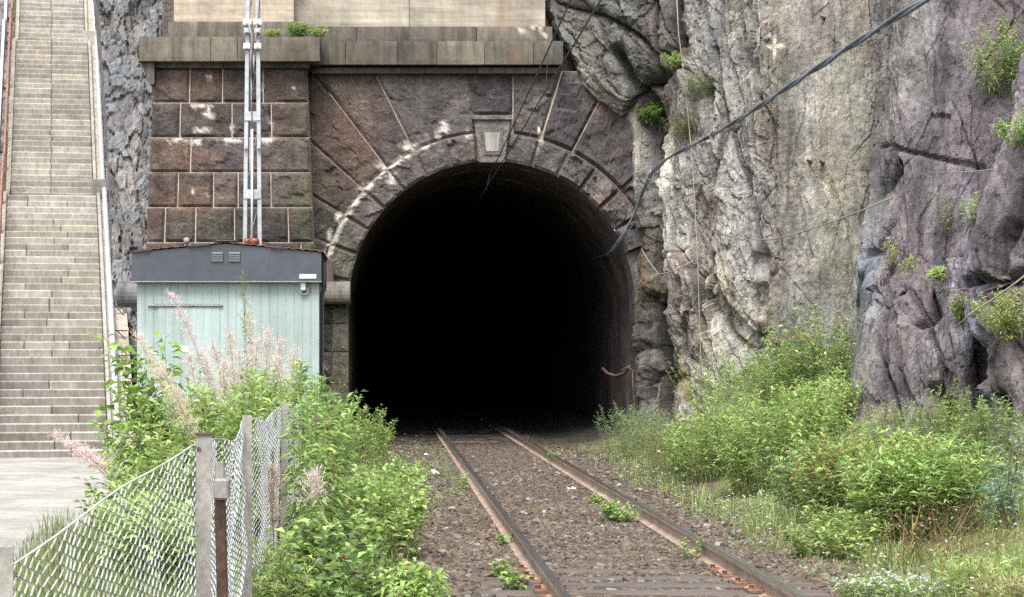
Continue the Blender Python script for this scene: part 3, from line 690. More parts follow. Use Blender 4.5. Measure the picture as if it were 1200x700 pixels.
# painted survey cross
crx = np.maximum(np.exp(-((PXb - 907.5) / 2.2) ** 4 - ((PYb - 56) / 13) ** 4), np.exp(-((PXb - 908) / 10) ** 4 - ((PYb - 54) / 2.4) ** 4))[..., None]
cl = mixc(cl, (.58, .55, .44), crx)
ns = base.shape[1]
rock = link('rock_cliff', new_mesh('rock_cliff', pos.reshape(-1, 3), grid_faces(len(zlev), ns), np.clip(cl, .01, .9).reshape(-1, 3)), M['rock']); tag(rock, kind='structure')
def cliff_at(px, py):
    """the visible cliff point nearest to a direction; returns position and outward normal"""
    pxv = CX + pos[..., 0] * F / pos[..., 1]; pyv = CY - (pos[..., 2] - EYE) * F / pos[..., 1]
    d = np.hypot(pxv - px, pyv - py); m_ = d < 5
    if not m_.any(): m_ = d <= d.min() + .01
    yy = np.where(m_, pos[..., 1], 1e9); k = np.unravel_index(np.argmin(yy), yy.shape)
    return pos[k], nrm[k]

# ------------------------------------------------------------------ rock left of the portal and beyond the stair
def rock_sheet(name, left, right, z0, z1, yfun, seed, nu, nv, tint, back):
    zl = np.linspace(z0, z1, nv); ul = np.linspace(0, 1, nu)
    B = np.zeros((nv, nu + back, 3))
    for i, z in enumerate(zl):
        y0 = yfun(z)
        py = CY - (z - EYE) * F / y0
        pl, pr = left(py), right(py)
        xx = (pl + (pr - pl) * ul - CX) * y0 / F
        B[i, back:, 0] = xx; B[i, back:, 1] = y0 - .3 * ul
        for k in range(back):
            yb = y0 + (back - k) * 14.0 / back
            B[i, k, 0] = (pl - CX) * yb / F; B[i, k, 1] = yb
        B[i, :, 2] = z
    Sx = B[..., 0] + B[..., 1] * .7; Zx = B[..., 2]
    wv = .25 * fbm(B * 1.1, 3, seed)
    d1, e1, i1 = facets(Sx + wv, Zx + wv - Sx * .5, .5, 1.2, seed + 1, .3, .3)
    d2, e2, i2 = facets(Sx + wv, Zx - Sx * .4, .2, .42, seed + 2, .14, .12)
    h = d1 * .6 + d2 * .8 + .06 * fbm(B * 3, 4, seed + 3) + .03 * fbm(B * 11, 3, seed + 4) - .05 * np.exp(-(e2 / .06) ** 2)
    B2 = B.copy(); B2[..., 1] -= h
    c_ = np.array(tint) * (1 + .34 * (i2[..., :1] - .5) + .3 * (i1[..., :1] - .5) + .3 * fbm(B * 2, 3, seed + 5)[..., None])
    c_ = c_ * (1 + (i2[..., 1:2] - .5) * np.array((.2, 0, -.15)))
    st = np.clip(fbm(np.stack([Sx * 4, Zx * .5 + Sx, Sx * 0], -1), 3, seed + 6) * 2 - .4, 0, 1)[..., None]
    c_ = c_ + (np.array((.25, .25, .265)) - c_) * st * .4
    o = link(name, new_mesh(name, B2.reshape(-1, 3), grid_faces(nv, nu + back), np.clip(c_, .01, .9).reshape(-1, 3)), M['rock']); tag(o, kind='structure'); return o
rock_sheet('rock_slope', lambda py: np.interp(py, [-200, 0, 240, 440, 560], [106, 116, 130, 136, 138]), lambda py: 212, -.5, 13, lambda z: 38.9 + .42 * max(z - 1, 0) ** .9, 300, 60, 210, (.115, .115, .12), 20)
rock_sheet('rock_bank', lambda py: -420, lambda py: np.interp(py, [-200, 0, 130, 300, 560], [20, 19, 14, -4, -24]), -.5, 14, lambda z: 39.5 + 1.5 * max(z, 0), 340, 150, 170, (.12, .117, .122), 0)
# hillside that closes the view behind the stair top and above the parapet
hx = np.linspace(-40, 30, 60); hy = np.linspace(46, 100, 40); A, B = np.meshgrid(hx, hy)
Zh = 9 + (B - 46) * .35 + 1.5 * fbm(np.stack([A * .15, B * .15, A * 0], -1), 3, 8)
Zh = np.where((A < -4.5) & (A > -15), np.minimum(Zh, -2 + (B - 46) * .5 + 0 * A), Zh)
cH = np.zeros(Zh.shape + (3,)) + np.array((.075, .09, .04))
hl = link('hillside', new_mesh('hillside', np.stack([A, B, Zh], -1).reshape(-1, 3), grid_faces(*A.shape), cH.reshape(-1, 3), True), M['soil']); tag(hl, kind='structure')

# ------------------------------------------------------------------ staircase
ST0 = np.array(((61 - CX) * 34.55 / F, 34.55, -.14)); SANG = math.atan(395 / F)
stair = thing('stone_staircase', 'long pale stone staircase climbing the hillside left of the tunnel', 'staircase', tuple(ST0), SANG)
stair_i = 0
def step_stone(x0, x1, y0, z0, r, t, seed):
    b = MB(); f_ = random.uniform(.74, 1.12)
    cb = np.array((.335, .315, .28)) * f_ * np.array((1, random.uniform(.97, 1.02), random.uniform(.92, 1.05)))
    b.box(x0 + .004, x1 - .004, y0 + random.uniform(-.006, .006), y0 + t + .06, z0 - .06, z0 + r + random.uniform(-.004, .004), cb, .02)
    vv = b.v[0]; top_ = vv[:, 2] > z0 + r - .012  # tops and nosings lighter than risers: light catching the edges painted in
    height_tone = np.clip(.62 + zz * .11, .62, 1.0)  # risers darker on the lower steps
    b.c[0] = np.where(top_[:, None], np.array((.37, .355, .325)) * f_, cb * np.array((.80, .79, .82)) * height_tone)
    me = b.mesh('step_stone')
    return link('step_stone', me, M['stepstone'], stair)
yy, zz = 0.0, 0.0
flights = [(36, .157, .262, 1.03, 'rand'), (30, .166, .245, .98, 'mid'), (20, .17, .25, .93, 'mid')]
nose = [(0.0, 0.0)]
marks = []
for fi, (n, r, t, hw, md) in enumerate(flights):
    for k in range(n):
        js = [(-.01 + random.uniform(-.02, .02))] if md == 'mid' else sorted(random.sample([-.55, -.1, -.05, .05, .2, .35, .5, .0], random.choice([0, 1, 1, 2])))
        if md == 'rand' and len(js) == 2 and js[1] - js[0] < .3: js = js[:1]
        e = [-hw] + js + [hw]
        for j in range(len(e) - 1): step_stone(e[j], e[j + 1], yy, zz, r, t, k)
        zz += r; yy += t
        nose.append((yy, zz))
    marks.append((yy, zz, hw))
    if fi < 2:
        b = MB(); b.box(-hw - .02, hw + .02, yy - .02, yy + 1.0, zz - .2, zz - .002, (.32, .29, .24), .01); b.build('landing', M['stepstone'], stair)
        yy += .95
nose = np.array(nose)
ytop = nose[-1, 0]
# side kerbs, sloping along each flight
def along(x0, x1, up0, up1, name, mat, col, y_from, y_to, parent=stair, n=60):
    yv = np.linspace(y_from, y_to, n); zv = np.interp(yv, nose[:, 0], nose[:, 1])
    V = []; Fc = []
    for i in range(n):
        V += [(x0, yv[i], zv[i] + up0), (x1, yv[i], zv[i] + up0), (x1, yv[i], zv[i] + up1), (x0, yv[i], zv[i] + up1)]
    for i in range(n - 1):
        a = i * 4
        for k in range(4): Fc.append((a + k, a + (k + 1) % 4, a + 4 + (k + 1) % 4, a + 4 + k))
    Fc += [(3, 2, 1, 0), tuple((n - 1) * 4 + k for k in range(4))]
    b = MB(); b.add(V, Fc, col); return b.build(name, M[mat], parent)
for (ya, yb, hw) in ((-.1, marks[0][0], 1.03), (marks[0][0] + .02, marks[1][0], .98), (marks[1][0] + .02, ytop, .93)):
    along(hw + .005, hw + .075, -.5, .13, 'side_kerb', 'stepstone', (.27, .265, .255), ya, yb)
    along(hw + .08, hw + .52, -.9, -.02, 'side_wall', 'stepstone', (.36, .325, .28), ya, yb)
    along(-hw - .10, -hw - .005, -.5, .10, 'side_kerb', 'stepstone', (.40, .37, .33), ya, yb)
# two stone pillars beside the landings
for (y_, z_, hw), s_ in zip(marks[:2], (1.0, .85)):
    b = MB(); b.box(hw - .12, hw + .3, y_ - .05, y_ + .45, z_ - .25, z_ + .42 * s_, (.17, .16, .15) if s_ == 1 else (.36, .33, .29), .02); b.build('stone_pillar', M['stepstone'], stair)

# pale pipe with wall brackets, right of the stair
def spt(x, y, up=0.0):
    return (x, y, float(np.interp(y, nose[:, 0], nose[:, 1])) + up)
pipe = thing('service_pipe', 'pale grey pipe on dark wall brackets running up beside the stone staircase', 'pipe', tuple(ST0), SANG)
yv = np.linspace(-.1, ytop, 50)
b = MB(); b.tube([spt(1.21, y, .24) for y in yv], .062, 10); b.build('pipe', M['pipe'], pipe, True)
for k, y in enumerate(np.arange(1.2, ytop, .86)):
    b = MB(); x, y, z = spt(1.21, y, .16)
    b.box(1.15, 1.78, y - .012, y + .012, z - .012, z + .012); b.tube([(1.32, y, z - .01), (1.62, y, z - .30)], .011, 5); b.box(1.15, 1.28, y - .025, y + .025, z, z + .025)
    b.build('bracket', M['dark'], pipe)
b = MB(); b.tube([spt(1.36, y, .0) for y in np.linspace(.6, 3.6, 12)], .03, 8); b.build('pipe', M['pipe'], pipe, True)
# left railing
rl = thing('stair_railing', 'rusty brown handrail with posts along the left edge of the staircase', 'railing', tuple(ST0), SANG)
b = MB(); b.tube([spt(-1.12, y, .92) for y in yv], .035, 8); b.build('handrail', M['handrail'], rl, True)
b = MB(); b.tube([spt(-1.12, y, .5) for y in yv], .022, 6); b.build('rail', M['handrail'], rl, True)
for y in np.arange(.1, ytop, 1.25):
    b = MB(); z0 = spt(0, y)[2]; b.box(-1.14, -1.10, y - .02, y + .02, z0 - .1, z0 + .92); b.build('post', M['handrail'], rl)
along(-1.34, -1.27, -.2, .62, 'side_wall', 'stepstone', (.45, .44, .46), -.1, ytop)

# ------------------------------------------------------------------ shed
SY = 31.0; ks_ = F / SY
sxp = lambda p_: (p_ - CX) / ks_
szp = lambda p_: EYE + (CY - p_) / ks_
SX0, SX1 = sxp(160.5), sxp(374); SXC = (SX0 + SX1) / 2; SD = 2.3
shed = thing('equipment_shed', 'pale green railway equipment shed with dark gabled fascia beside the portal', 'shed', (SXC, SY, -.12))
so = np.array((SXC, SY, -.12))
HW = (SX1 - SX0) / 2; HT = szp(331) + .12
b = MB(); b.box(-HW, HW, .006, SD, 0, HT); b.build('wall', M['shedwall'], shed)
b = MB(); b.box(-HW - .05, HW + .05, -.05, SD + .05, -.1, .06); b.build('plinth', M['stepstone'], shed)
nb = 22; bw = 2 * HW / nb; DX0, DX1 = sxp(184) - SXC, sxp(259) - SXC; DZ = szp(359.5) + .12
for i in range(nb):
    x0, x1 = -HW + i * bw, -HW + (i + 1) * bw; xc = (x0 + x1) / 2
    zb = DZ + .04 if DX0 < xc < DX1 else .07
    b = MB(); b.box(x0 + .0018, x1 - .0018, -.002, .012, zb, HT - .01, (1, 1, 1), .003); b.build('cladding_board', M['shedwall'], shed)
dr = MB(); dr.box(DX0 + .01, DX1 - .01, -.012, .03, .07, DZ, (1, 1, 1), .004); dro = dr.build('door', M['shedwall'], shed)
for i in range(8):
    a = DX0 + .02 + i * (DX1 - DX0 - .04) / 8; b_ = a + (DX1 - DX0 - .04) / 8
    q = MB(); q.box(a + .004, b_ - .004, -.017, -.006, .09, DZ - .02, (1, 1, 1), .004); q.build('door_board', M['shedwall'], dro)
q = MB(); q.box(DX1 - .12, DX1 - .09, -.07, -.02, 1.0, 1.14, (1, 1, 1), .005); q.box(DX1 - .12, DX1 + .0, -.075, -.055, 1.06, 1.085); q.build('handle', M['dark'], dro)
q = MB(); lx = sxp(215) - SXC; lz = szp(409) + .12; q.box(lx - .09, lx + .09, -.026, -.018, lz - .045, lz + .045); q.build('notice_plate', material('cream_plate', (.72, .66, .45), .6, False, [(15, g1(.9), g1(1.06), 3)]), dro)
q = MB(); q.box(DX0 - .15, DX1 + .03, -.05, .01, DZ + .005, DZ + .035, (1, 1, 1), .004); q.build('drip_rail', M['galv'], shed)
# fascia (shallow gable), a folded sheet with lip
fz0, fze, fzr = szp(331) + .12, szp(297) + .12, szp(286.5) + .12
FX0, FX1 = sxp(155.5) - SXC, sxp(377) - SXC; FXR = sxp(266) - SXC
def gable(mb, x0, x1, xr, zb, ze, zr, y0, y1):
    V = [(x, y, z) for y in (y0, y1) for x, z in ((x0, zb), (x1, zb), (x1, ze), (xr, zr), (x0, ze))]
    mb.add(V, [(0, 1, 2, 3, 4), (9, 8, 7, 6, 5)] + [(i, 5 + i, 5 + (i + 1) % 5, (i + 1) % 5) for i in range(5)])
b = MB(); gable(b, FX0, FX1, FXR, fz0, fze, fzr, -.16, -.13); fo = b.build('fascia', M['fascia'], shed)
b = MB(); gable(b, FX0, FX1, FXR, fz0, fze - .02, fzr - .02, SD + .1, SD + .13); b.build('fascia', M['fascia'], shed)
for xa in (FX0, FX1 - .02):
    b = MB(); b.box(xa, xa + .02, -.128, SD + .098, fz0, fze - .004); b.build('fascia', M['fascia'], shed)
b = MB(); b.box(FX0 + .02, FX1 - .02, -.128, SD + .1, fz0 + .02, fz0 + .05); b.build('soffit', M['fascia'], shed)
b = MB(); b.box(FX0 - .004, FX1 + .004, -.175, -.162, fz0 - .004, fz0 + .012); b.build('lip', M['galv'], fo)
def vent(x0, x1, z0, z1):
    q = MB(); q.box(x0, x1, -.172, -.158, z0, z1); v = q.build('vent', M['dark'], fo)
    for i in range(5):
        z = z0 + .012 + i * (z1 - z0 - .02) / 5
        q = MB(); V = [(x0 + .01, -.195, z), (x1 - .01, -.195, z), (x1 - .01, -.174, z + .03), (x0 + .01, -.174, z + .03), (x0 + .01, -.188, z - .004), (x1 - .01, -.188, z - .004), (x1 - .01, -.173, z + .024), (x0 + .01, -.173, z + .024)]
        q.add(V, [(0, 1, 2, 3), (7, 6, 5, 4), (0, 4, 5, 1), (1, 5, 6, 2), (2, 6, 7, 3), (3, 7, 4, 0)]); q.build('slat', M['fascia'], v)
vent(sxp(248.5) - SXC, sxp(263) - SXC, szp(308) + .12, szp(295.5) + .12); vent(sxp(268.5) - SXC, sxp(283) - SXC, szp(308) + .12, szp(295.5) + .12)
# roof sheets: two slopes of slightly lifted rusty corrugated strips
for sgn, xe in ((-1, FX0 - .03), (1, FX1 + .03)):
    nx = 40; t = np.linspace(0, 1, nx)
    for j in range(4):
        y0 = -.2 + j * (SD + .4) / 4 ; y1 = y0 + (SD + .4) / 4 + .04
        V = []; 
        for y in (y0, y1):
            for k in t:
                x = FXR + (xe - FXR) * k; z = fzr + .025 + (fze - fzr) * k + .006 * j % .011 + (.007 * math.sin(k * 70) if j == 0 else .008 * math.sin(k * 70)) + (.01 * random.random() if j == 0 and y == y0 else 0)
                V.append((x, y, z))
        V2 = np.array(V); V3 = V2 - (0, 0, .012); n_ = nx
        g_f = [(i, i + 1, n_ + i + 1, n_ + i) for i in range(nx - 1)]
        fcs = g_f + [tuple(2 * n_ + q for q in f[::-1]) for f in g_f] + [(i, 2 * n_ + i, 2 * n_ + i + 1, i + 1) for i in range(nx - 1)]
        b = MB(); b.add(np.concatenate([V2, V3]), fcs); b.build('roof_sheet', M['roof'], shed)
b = MB(); b.box(FXR - .17, FXR + .17, -.22, SD + .2, fzr + .03, fzr + .058, (1, 1, 1), .012); b.build('ridge_cap', M['dark'], shed)
for px0, px1, dz in ((158, 178, -.01), (222, 248, .03), (318, 332, .02)):
    b = MB(); x0, x1 = sxp(px0) - SXC, sxp(px1) - SXC; za = np.interp([x0, x1], [FX0, FXR, FX1], [fze, fzr, fze])
    V = [(x0, -.215, za[0] + .0), (x1, -.215, za[1] + .0), (x1, -.215, za[1] + .035), (x0, -.215, za[0] + .035)]; V += [(a, .2, c_) for a, _, c_ in V]
    b.add(V, [(0, 1, 2, 3), (3, 2, 6, 7), (1, 5, 6, 2), (0, 3, 7, 4), (0, 4, 5, 1)]); b.build('roof_felt', M['dark'], shed)
b = MB(); x = sxp(217) - SXC; b.tube([(x + .02, .5, fze + .02), (x, .5, fze + .2)], .035, 10); b.tube([(x - .02, .5, fze + .2), (x - .03, .45, fze + .27)], .05, 10); b.build('roof_vent', M['galv'], shed, True)
b = MB(); b.box(sxp(351.5) - SXC, sxp(371) - SXC, -.172, -.161, szp(327) + .12, szp(322) + .12); b.build('sign_plate', M['white'], fo)
# lamp under the fascia
lx = sxp(356.5) - SXC; lz = szp(338) + .12
b = MB(); b.box(lx - .055, lx + .035, -.1, -.005, lz - .04, lz + .1, (1, 1, 1), .015); lo = b.build('lamp', M['white'], shed)
b = MB(); a = np.linspace(0, math.pi, 9); b.tube([(lx + .065, -.06, lz + .1), (lx + .065, -.06, lz - .04)] + [(lx + .005 + .06 * math.cos(t), -.06, lz - .05 - .06 * math.sin(t)) for t in a], .014, 6); b.build('cable_loop', M['galv'], lo, True)
b = MB(); b.tube([(lx - .01, -.05, lz - .045), (lx - .01, -.05, lz - .075)], .03, 10); b.build('lens', M['dark'], lo)
b = MB(); b.tube([(FX1 + .03, .3, fz0 + .35), (FX1 + .03, .3, fz0 - .1), (FX1 - .02, .3, fz0 - .22), (FX1 - .05, .3, .1)], .035, 8); b.build('downpipe', M['dark'], shed, True)

# ------------------------------------------------------------------ lattice mast
MY = 35.3; km_ = F / MY
def mp(px, py): return np.array(((px - CX) / km_, 0, EYE + (CY - py) / km_))
mx0 = mp(296, 424)[0]
mast = thing('catenary_mast', 'grey steel lattice mast of two channels behind the shed roof', 'mast', (mx0, MY, -.1))
mo = np.array((mx0, 0, -.1))
zb_, zt_ = 0.0, mp(0, -90)[2] + .1
def chan(px_b, px_t):
    xb = mp(px_b, 280)[0] - mx0; xt = mp(px_t, 0)[0] - mx0
    f_ = lambda z: xb + (xt - xb) * (z - mp(0, 280)[2]) / (mp(0, 0)[2] - mp(0, 280)[2])
    b = MB(); hw = .036
    prof = [(-hw, -.10), (hw, -.10), (hw, -.085), (-hw + .014, -.085), (-hw + .014, .085), (hw, .085), (hw, .10), (-hw, .10)]
    if px_b > 296: prof = [(-p_, q) for p_, q in prof][::-1]
    V = [(p_ + f_(z), q, z) for z in (zb_, zt_) for p_, q in prof]; n = 8
    b.add(V, [(i, (i + 1) % n, n + (i + 1) % n, n + i) for i in range(n)] + [tuple(range(n, 2 * n))]); b.build('channel', M['mastgrey'], mast); return f_
fl, fr = chan(287.3, 290.8), chan(304.8, 302.2)
for py in (-40, 137, 228, 320, 400):
    z = mp(0, py)[2] + .1; b = MB(); b.box(fl(z) - .034, fr(z) + .034, -.122, -.104, z - .085, z + .085); b.build('batten_plate', M['mastgrey'], mast)
    b = MB(); b.box(fl(z) - .034, fr(z) + .034, .104, .122, z - .085, z + .085); b.build('batten_plate', M['mastgrey'], mast)
for q0, q1 in ((300, 232), (224, 142), (132, 66), (20, -40)):
    za_, zb2 = mp(0, q0)[2] + .1, mp(0, q1)[2] + .1; b = MB(); b.tube([(fl(za_), .112, za_), (fr(zb2), .112, zb2)], .011, 5); b.build('diagonal_brace', M['mastgrey'], mast)
for py, hh, w_ in ((28, .055, .1), (38, .05, .08), (56, .055, .085), (174, .035, .05)):
    z = mp(0, py)[2] + .1
    for f_ in (fl, fr):
        b = MB(); b.box(f_(z) - w_ + .02, f_(z) + w_ - .02, -.19, -.125, z - hh, z + hh, (1, 1, 1), .01); b.box(f_(z) - .03, f_(z) + .03, -.21, -.19, z - .03, z + .03, (.6, .6, .6)); b.build('clamp', M['white'] if py in (28, 56) else M['mastgrey'], mast)
z0, z1 = mp(0, 28)[2] + .1, mp(0, 174)[2] + .1
b = MB(); b.tube([(fl(z0) + .02, -.2, z0 - .02), (fr(z0) - .1, -.2, z0 - .25), (fr(z0) - .12, -.19, mp(0, 90)[2] + .1)], .018, 6); b.tube([(fr(z0), -.2, z0), (fr(z0) - .03, -.2, z0 - .3), ((fl(z0) + fr(z0)) / 2, -.15, z0 - .55)], .012, 6); b.build('linkage', M['galv'], mast, True)
b = MB(); xm = mp(296, 200)[0] - mx0; b.tube([(xm, -.16, mp(0, 153)[2] + .1), (xm, -.16, mp(0, 288)[2] + .1)], .022, 8); b.build('conduit', M['white'], mast, True)
b = MB(); b.tube([(xm - .01, -.15, mp(0, 60)[2] + .1), (xm - .02, -.15, mp(0, 84)[2] + .1)], .03, 8); b.tube([(xm + .03, -.15, mp(0, 66)[2] + .1), (xm + .03, -.15, mp(0, 88)[2] + .1)], .022, 8); b.tube([(xm - .02, -.15, mp(0, 84)[2] + .1), (xm, -.15, mp(0, 153)[2] + .1)], .01, 5); b.build('spring_rod', M['galv'], mast, True)
b = MB(); b.tube([(xm - .3, -.16, mp(0, 300)[2]), (xm - .18, -.18, mp(0, 180)[2])], .006, 5); b.tube([(xm + .1, -.18, mp(0, 40)[2]), (xm + .2, -.2, mp(0, -60)[2])], .009, 5); b.build('stay_wire', M['wire'], mast)
for px, r_ in ((290, .05), (299, .085)):
    b = MB(); q = mp(px, 284); zz_ = q[2] + .1
    b.tube([(q[0] - mx0, -.2, zz_ - .12), (q[0] - mx0, -.2, zz_ - .02), (q[0] - mx0, -.2, zz_), (q[0] - mx0, -.2, zz_ + .06)], [r_, r_, r_ * 1.15, r_ * .9], 12); b.build('insulator', M['insul'], mast, True)

# ------------------------------------------------------------------ overhead wires and cables
TX = 1.885
def hang(a, b_, sag, n=24):
    t = np.linspace(0, 1, n)[:, None]; a, b_ = np.array(a), np.array(b_)
    q = a * (1 - t) + b_ * t; q[:, 2] -= (4 * sag * t * (1 - t))[:, 0]; return q
cw = MB(); cw.tube([(TX + .15, -4, 5.05), (TX + .1, 19, 5.05), (TX, 37.5, 5.02), (TX, 60, 5.0)], .0105, 6)
tag(cw.build('contact_wire', M['wire']), 'lower overhead contact wire running along the track into the tunnel mouth', 'wire')
mw = MB(); q = hang((TX - .05, -4, 5.95), (TX + .12, 38, 5.36), .12, 30); mw.tube(np.concatenate([q, [(TX + .1, 60, 5.25)]]), .0105, 6)
mwo = mw.build('messenger_wire', M['wire']); tag(mwo, 'upper overhead catenary wire running above the track into the tunnel mouth', 'wire')
for y in (16.5, 23.0, 37.2):
    zt2 = float(np.interp(y, q[:, 1], q[:, 2])); xt2 = float(np.interp(y, q[:, 1], q[:, 0])); b = MB(); b.tube([(xt2, y, zt2), (TX + .04, y, 5.05)], .004, 5); b.build('dropper', M['wire'], mwo)
# twisted supply cable slung from the rock to the portal
pts = [P(1290, -95, 15.5), P(1080, 2, 20), P(1000, 52, 23), P(930, 98, 26.5), P(870, 138, 30.2), P(832, 160, 32.6), P(800, 176, 34.6), P(778, 188, 35.9), P(762, 205, 36.6), P(752, 228, 37.1), P(744, 250, 37.3), P(727, 280, 37.6), P(716, 296, 38.1), P(708, 300, 40.2), P(702, 302, 41.8), P(694, 304, 44)]
pts = np.array(pts); tt = np.linspace(0, len(pts) - 1, 170)
cr = np.stack([np.interp(tt, np.arange(len(pts)), pts[:, k]) for k in range(3)], 1)
for _ in range(8): cr[1:-1] = (cr[:-2] + 2 * cr[1:-1] + cr[2:]) / 4
sl_ = np.concatenate([[0], np.cumsum(np.linalg.norm(np.diff(cr, axis=0), axis=1))])
fine = np.linspace(0, sl_[-1], 620); crf = np.stack([np.interp(fine, sl_, cr[:, k]) for k in range(3)], 1)
tcab = thing('twisted_cable', 'thick dark twisted cable slung diagonally across the cliff to the tunnel arch', 'cable', tuple(crf[300]))
for ph in (0, math.pi):
    a = fine * 1.6 + ph; off = np.stack([.02 * np.cos(a), 0 * a, .02 * np.sin(a)], 1)
    b = MB(); b.tube(crf + off - crf[300], np.interp(fine / fine[-1], [0, .45, .8, 1], [.024, .022, .016, .012]), 8); b.build('strand', M['cable'], tcab, True)
for tpx in (762, 836):
    j = np.argmin(np.abs(CX + crf[:, 0] * F / crf[:, 1] - tpx)); b = MB(); c_ = crf[j] - crf[300]
    b.tube([c_ + np.array((0, 0, .05)), c_ + np.array((.02, .05, .13)), c_ + np.array((.12, .35, .16))], .012, 6); a = np.linspace(0, 2 * math.pi, 12); b.tube([c_ + np.array((.07 * math.cos(t), 0, .07 * math.sin(t))) for t in a], .01, 5); b.build('hook', M['galv'], tcab)
# rusty pegs driven into the even face
for px, py, lab in ((946, 190, 'left one of two rusty pegs in the middle of the grey rock face'), (961, 190, 'right one of two rusty pegs in the middle of the grey rock face'), (963, 19, 'single rusty peg high on the grey rock face')):
    p_, n_ = cliff_at(px, py); b = MB(); b.tube([(0, .15, 0), (-.02, -.06, .0), (-.10, -.10, .02)], .022, 6); b.box(-.05, .03, -.01, .01, -.035, .035); o = b.build('rock_peg', M['rust']); o.location = tuple(p_); tag(o, lab, 'peg', 'rusty pegs in the rock')
# thin wire across the even rock face
def on_cliff(px, py, off=.12):
    p_, n_ = cliff_at(px, py); y_ = p_[1] - off; return P(px, py, y_)
def simple(name, label, cat, pts, r, mat, n=6):
    pts = np.array(pts); b = MB(); b.tube(pts - pts[0], r, n); o = b.build(name, M[mat], None, True); o.location = tuple(pts[0]); return tag(o, label, cat)
wp_ = [(836, 272), (870, 281), (905, 281), (940, 272), (975, 260), (1010, 247), (1046, 231)]
yl = [34.0, 33.0, 32.0, 31.0, 30.2, 29.6, 28.6]
simple('steel_wire', 'thin slack steel wire stretched across the grey green rock face', 'wire', [P(a, b_, y) for (a, b_), y in zip(wp_, yl)], .012, 'galv')
wp_ = [(1090, 203), (1130, 202), (1165, 199), (1204, 196)]
simple('steel_wire', 'thin taut steel wire across the purple rock at the upper right', 'wire', [P(a, b_, y) for (a, b_), y in zip(wp_, [25.0, 24.0, 23.2, 22.4])], .009, 'galv')
rp = [(793, -10), (796, 40), (801, 90), (806, 140), (811, 190), (815, 240), (817, 300), (819, 360), (821, 410), (823, 452)]
ry = np.array([on_cliff(a, b_, .12)[1] for a, b_ in rp]); ry = np.minimum(ry, ry.min() + .55 * np.linspace(1, 0, 10)); 
simple('hanging_rope', 'long tan rope hanging straight down the pale blocky rock', 'rope', [P(a + random.uniform(-.8, .8), b_, y) for (a, b_), y in zip(rp, ry)], .009, 'rope')
simple('hanging_wire', 'dark slack wire drooping against the cream rock right of the arch', 'wire', [P(752, 292, 37.0), P(760, 306, 36.6), P(772, 322, 36.2), P(790, 318, 35.6), P(812, 306, 35.2)], .012, 'galv')
simple('dead_branch', 'dry tan branch sticking out across the right edge of the outcrop', 'branch', [P(1215, 312, 20.6), P(1190, 332, 20.9), P(1165, 350, 21.2), P(1140, 366, 21.5), P(1120, 384, 21.8)], .011, 'rope')
simple('hanging_hose', 'thin rust brown hose hanging down the right tunnel jamb', 'hose', [P(727, 436, 37.7), P(735, 430, 37.6), P(741, 434, 37.6), P(742, 455, 37.62), P(744, 480, 37.66), P(744, 502, 37.7)], .022, 'rust')
simple('cable_loop', 'dark chain like cable sagging between hooks on the right tunnel jamb', 'cable', [P(706, 432, 39.4), P(712, 438, 39.0), P(722, 441, 38.5), P(731, 438, 38.0), P(738, 429, 37.7)], .035, 'rust')

# ------------------------------------------------------------------ track
track = thing('railway_track', 'single railway track on worn sleepers leading into the tunnel', 'railway track', (TX, 10, 0))
to = np.array((TX, 10, 0))
RX = (1.135, 2.64)
def sweep(name, prof, y0, y1, ny, mat, col, x, parent):
    n = len(prof); V = []; yv = np.linspace(y0, y1, ny)
    for y in yv: V += [(x + a, y, z) for a, z in prof]
    Fc = [(i * n + k, (i + 1) * n + k, (i + 1) * n + (k + 1) % n, i * n + (k + 1) % n) for i in range(ny - 1) for k in range(n)] + [tuple(range(n)), tuple((ny - 1) * n + k for k in range(n))[::-1]]
    b = MB(); b.add(np.array(V) - to, Fc, col); return b.build(name, M[mat], parent)
for x in RX:
    body = [(-.07, .004), (.07, .004), (.07, .014), (.012, .035), (.010, .105), (.034, .118), (.036, .143), (-.036, .143), (-.034, .118), (-.010, .105), (-.012, .035), (-.07, .014)]
    ro = sweep('rail', body, 2.0, 80, 60, 'rail', (.27, .20, .155), x, track)
    sweep('rail_head', [(-.035, .1434), (.035, .1434), (.033, .149), (.024, .1525), (-.024, .1525), (-.033, .149)], 2.0, 80, 60, 'railhead', (1, 1, 1), x, ro)
sp = .53
smesh = []
for v in range(5):
    b = MB(); nx = 14; xs_ = np.linspace(-1.22, 1.22, nx)
    cb = np.array((.085, .074, .067)) * random.uniform(.8, 1.2)
    prof = [(-.12, -.12), (-.12, -.014), (-.105, 0), (.105, 0), (.12, -.014), (.12, -.12)]
    V = [(x, a + random.uniform(-.006, .006), z + (random.uniform(-.010, .006) if z > -.1 else 0)) for x in xs_ for a, z in prof]; n = 6
    b.add(V, [(i * n + k, i * n + (k + 1) % n, (i + 1) * n + (k + 1) % n, (i + 1) * n + k) for i in range(nx - 1) for k in range(n)] + [tuple(range(n))[::-1], tuple((nx - 1) * n + k for k in range(n))], cb)
    me = b.mesh('sleeper'); me.materials.append(M['wood']); smesh.append(me)
pb = MB(); pb.box(-.12, .12, -.075, .075, -.012, .012, (1, 1, 1), .004)
for a in (-.092, .092): pb.tube([(a, 0, .01), (a, 0, .035), (a, 0, .04)], [.018, .018, .03], 7)
pmesh = pb.mesh('tie_plate'); pmesh.materials.append(material('plate_rust', (.17, .088, .052), .85, False, [(14, g1(.6), g1(1.3), 5)]))
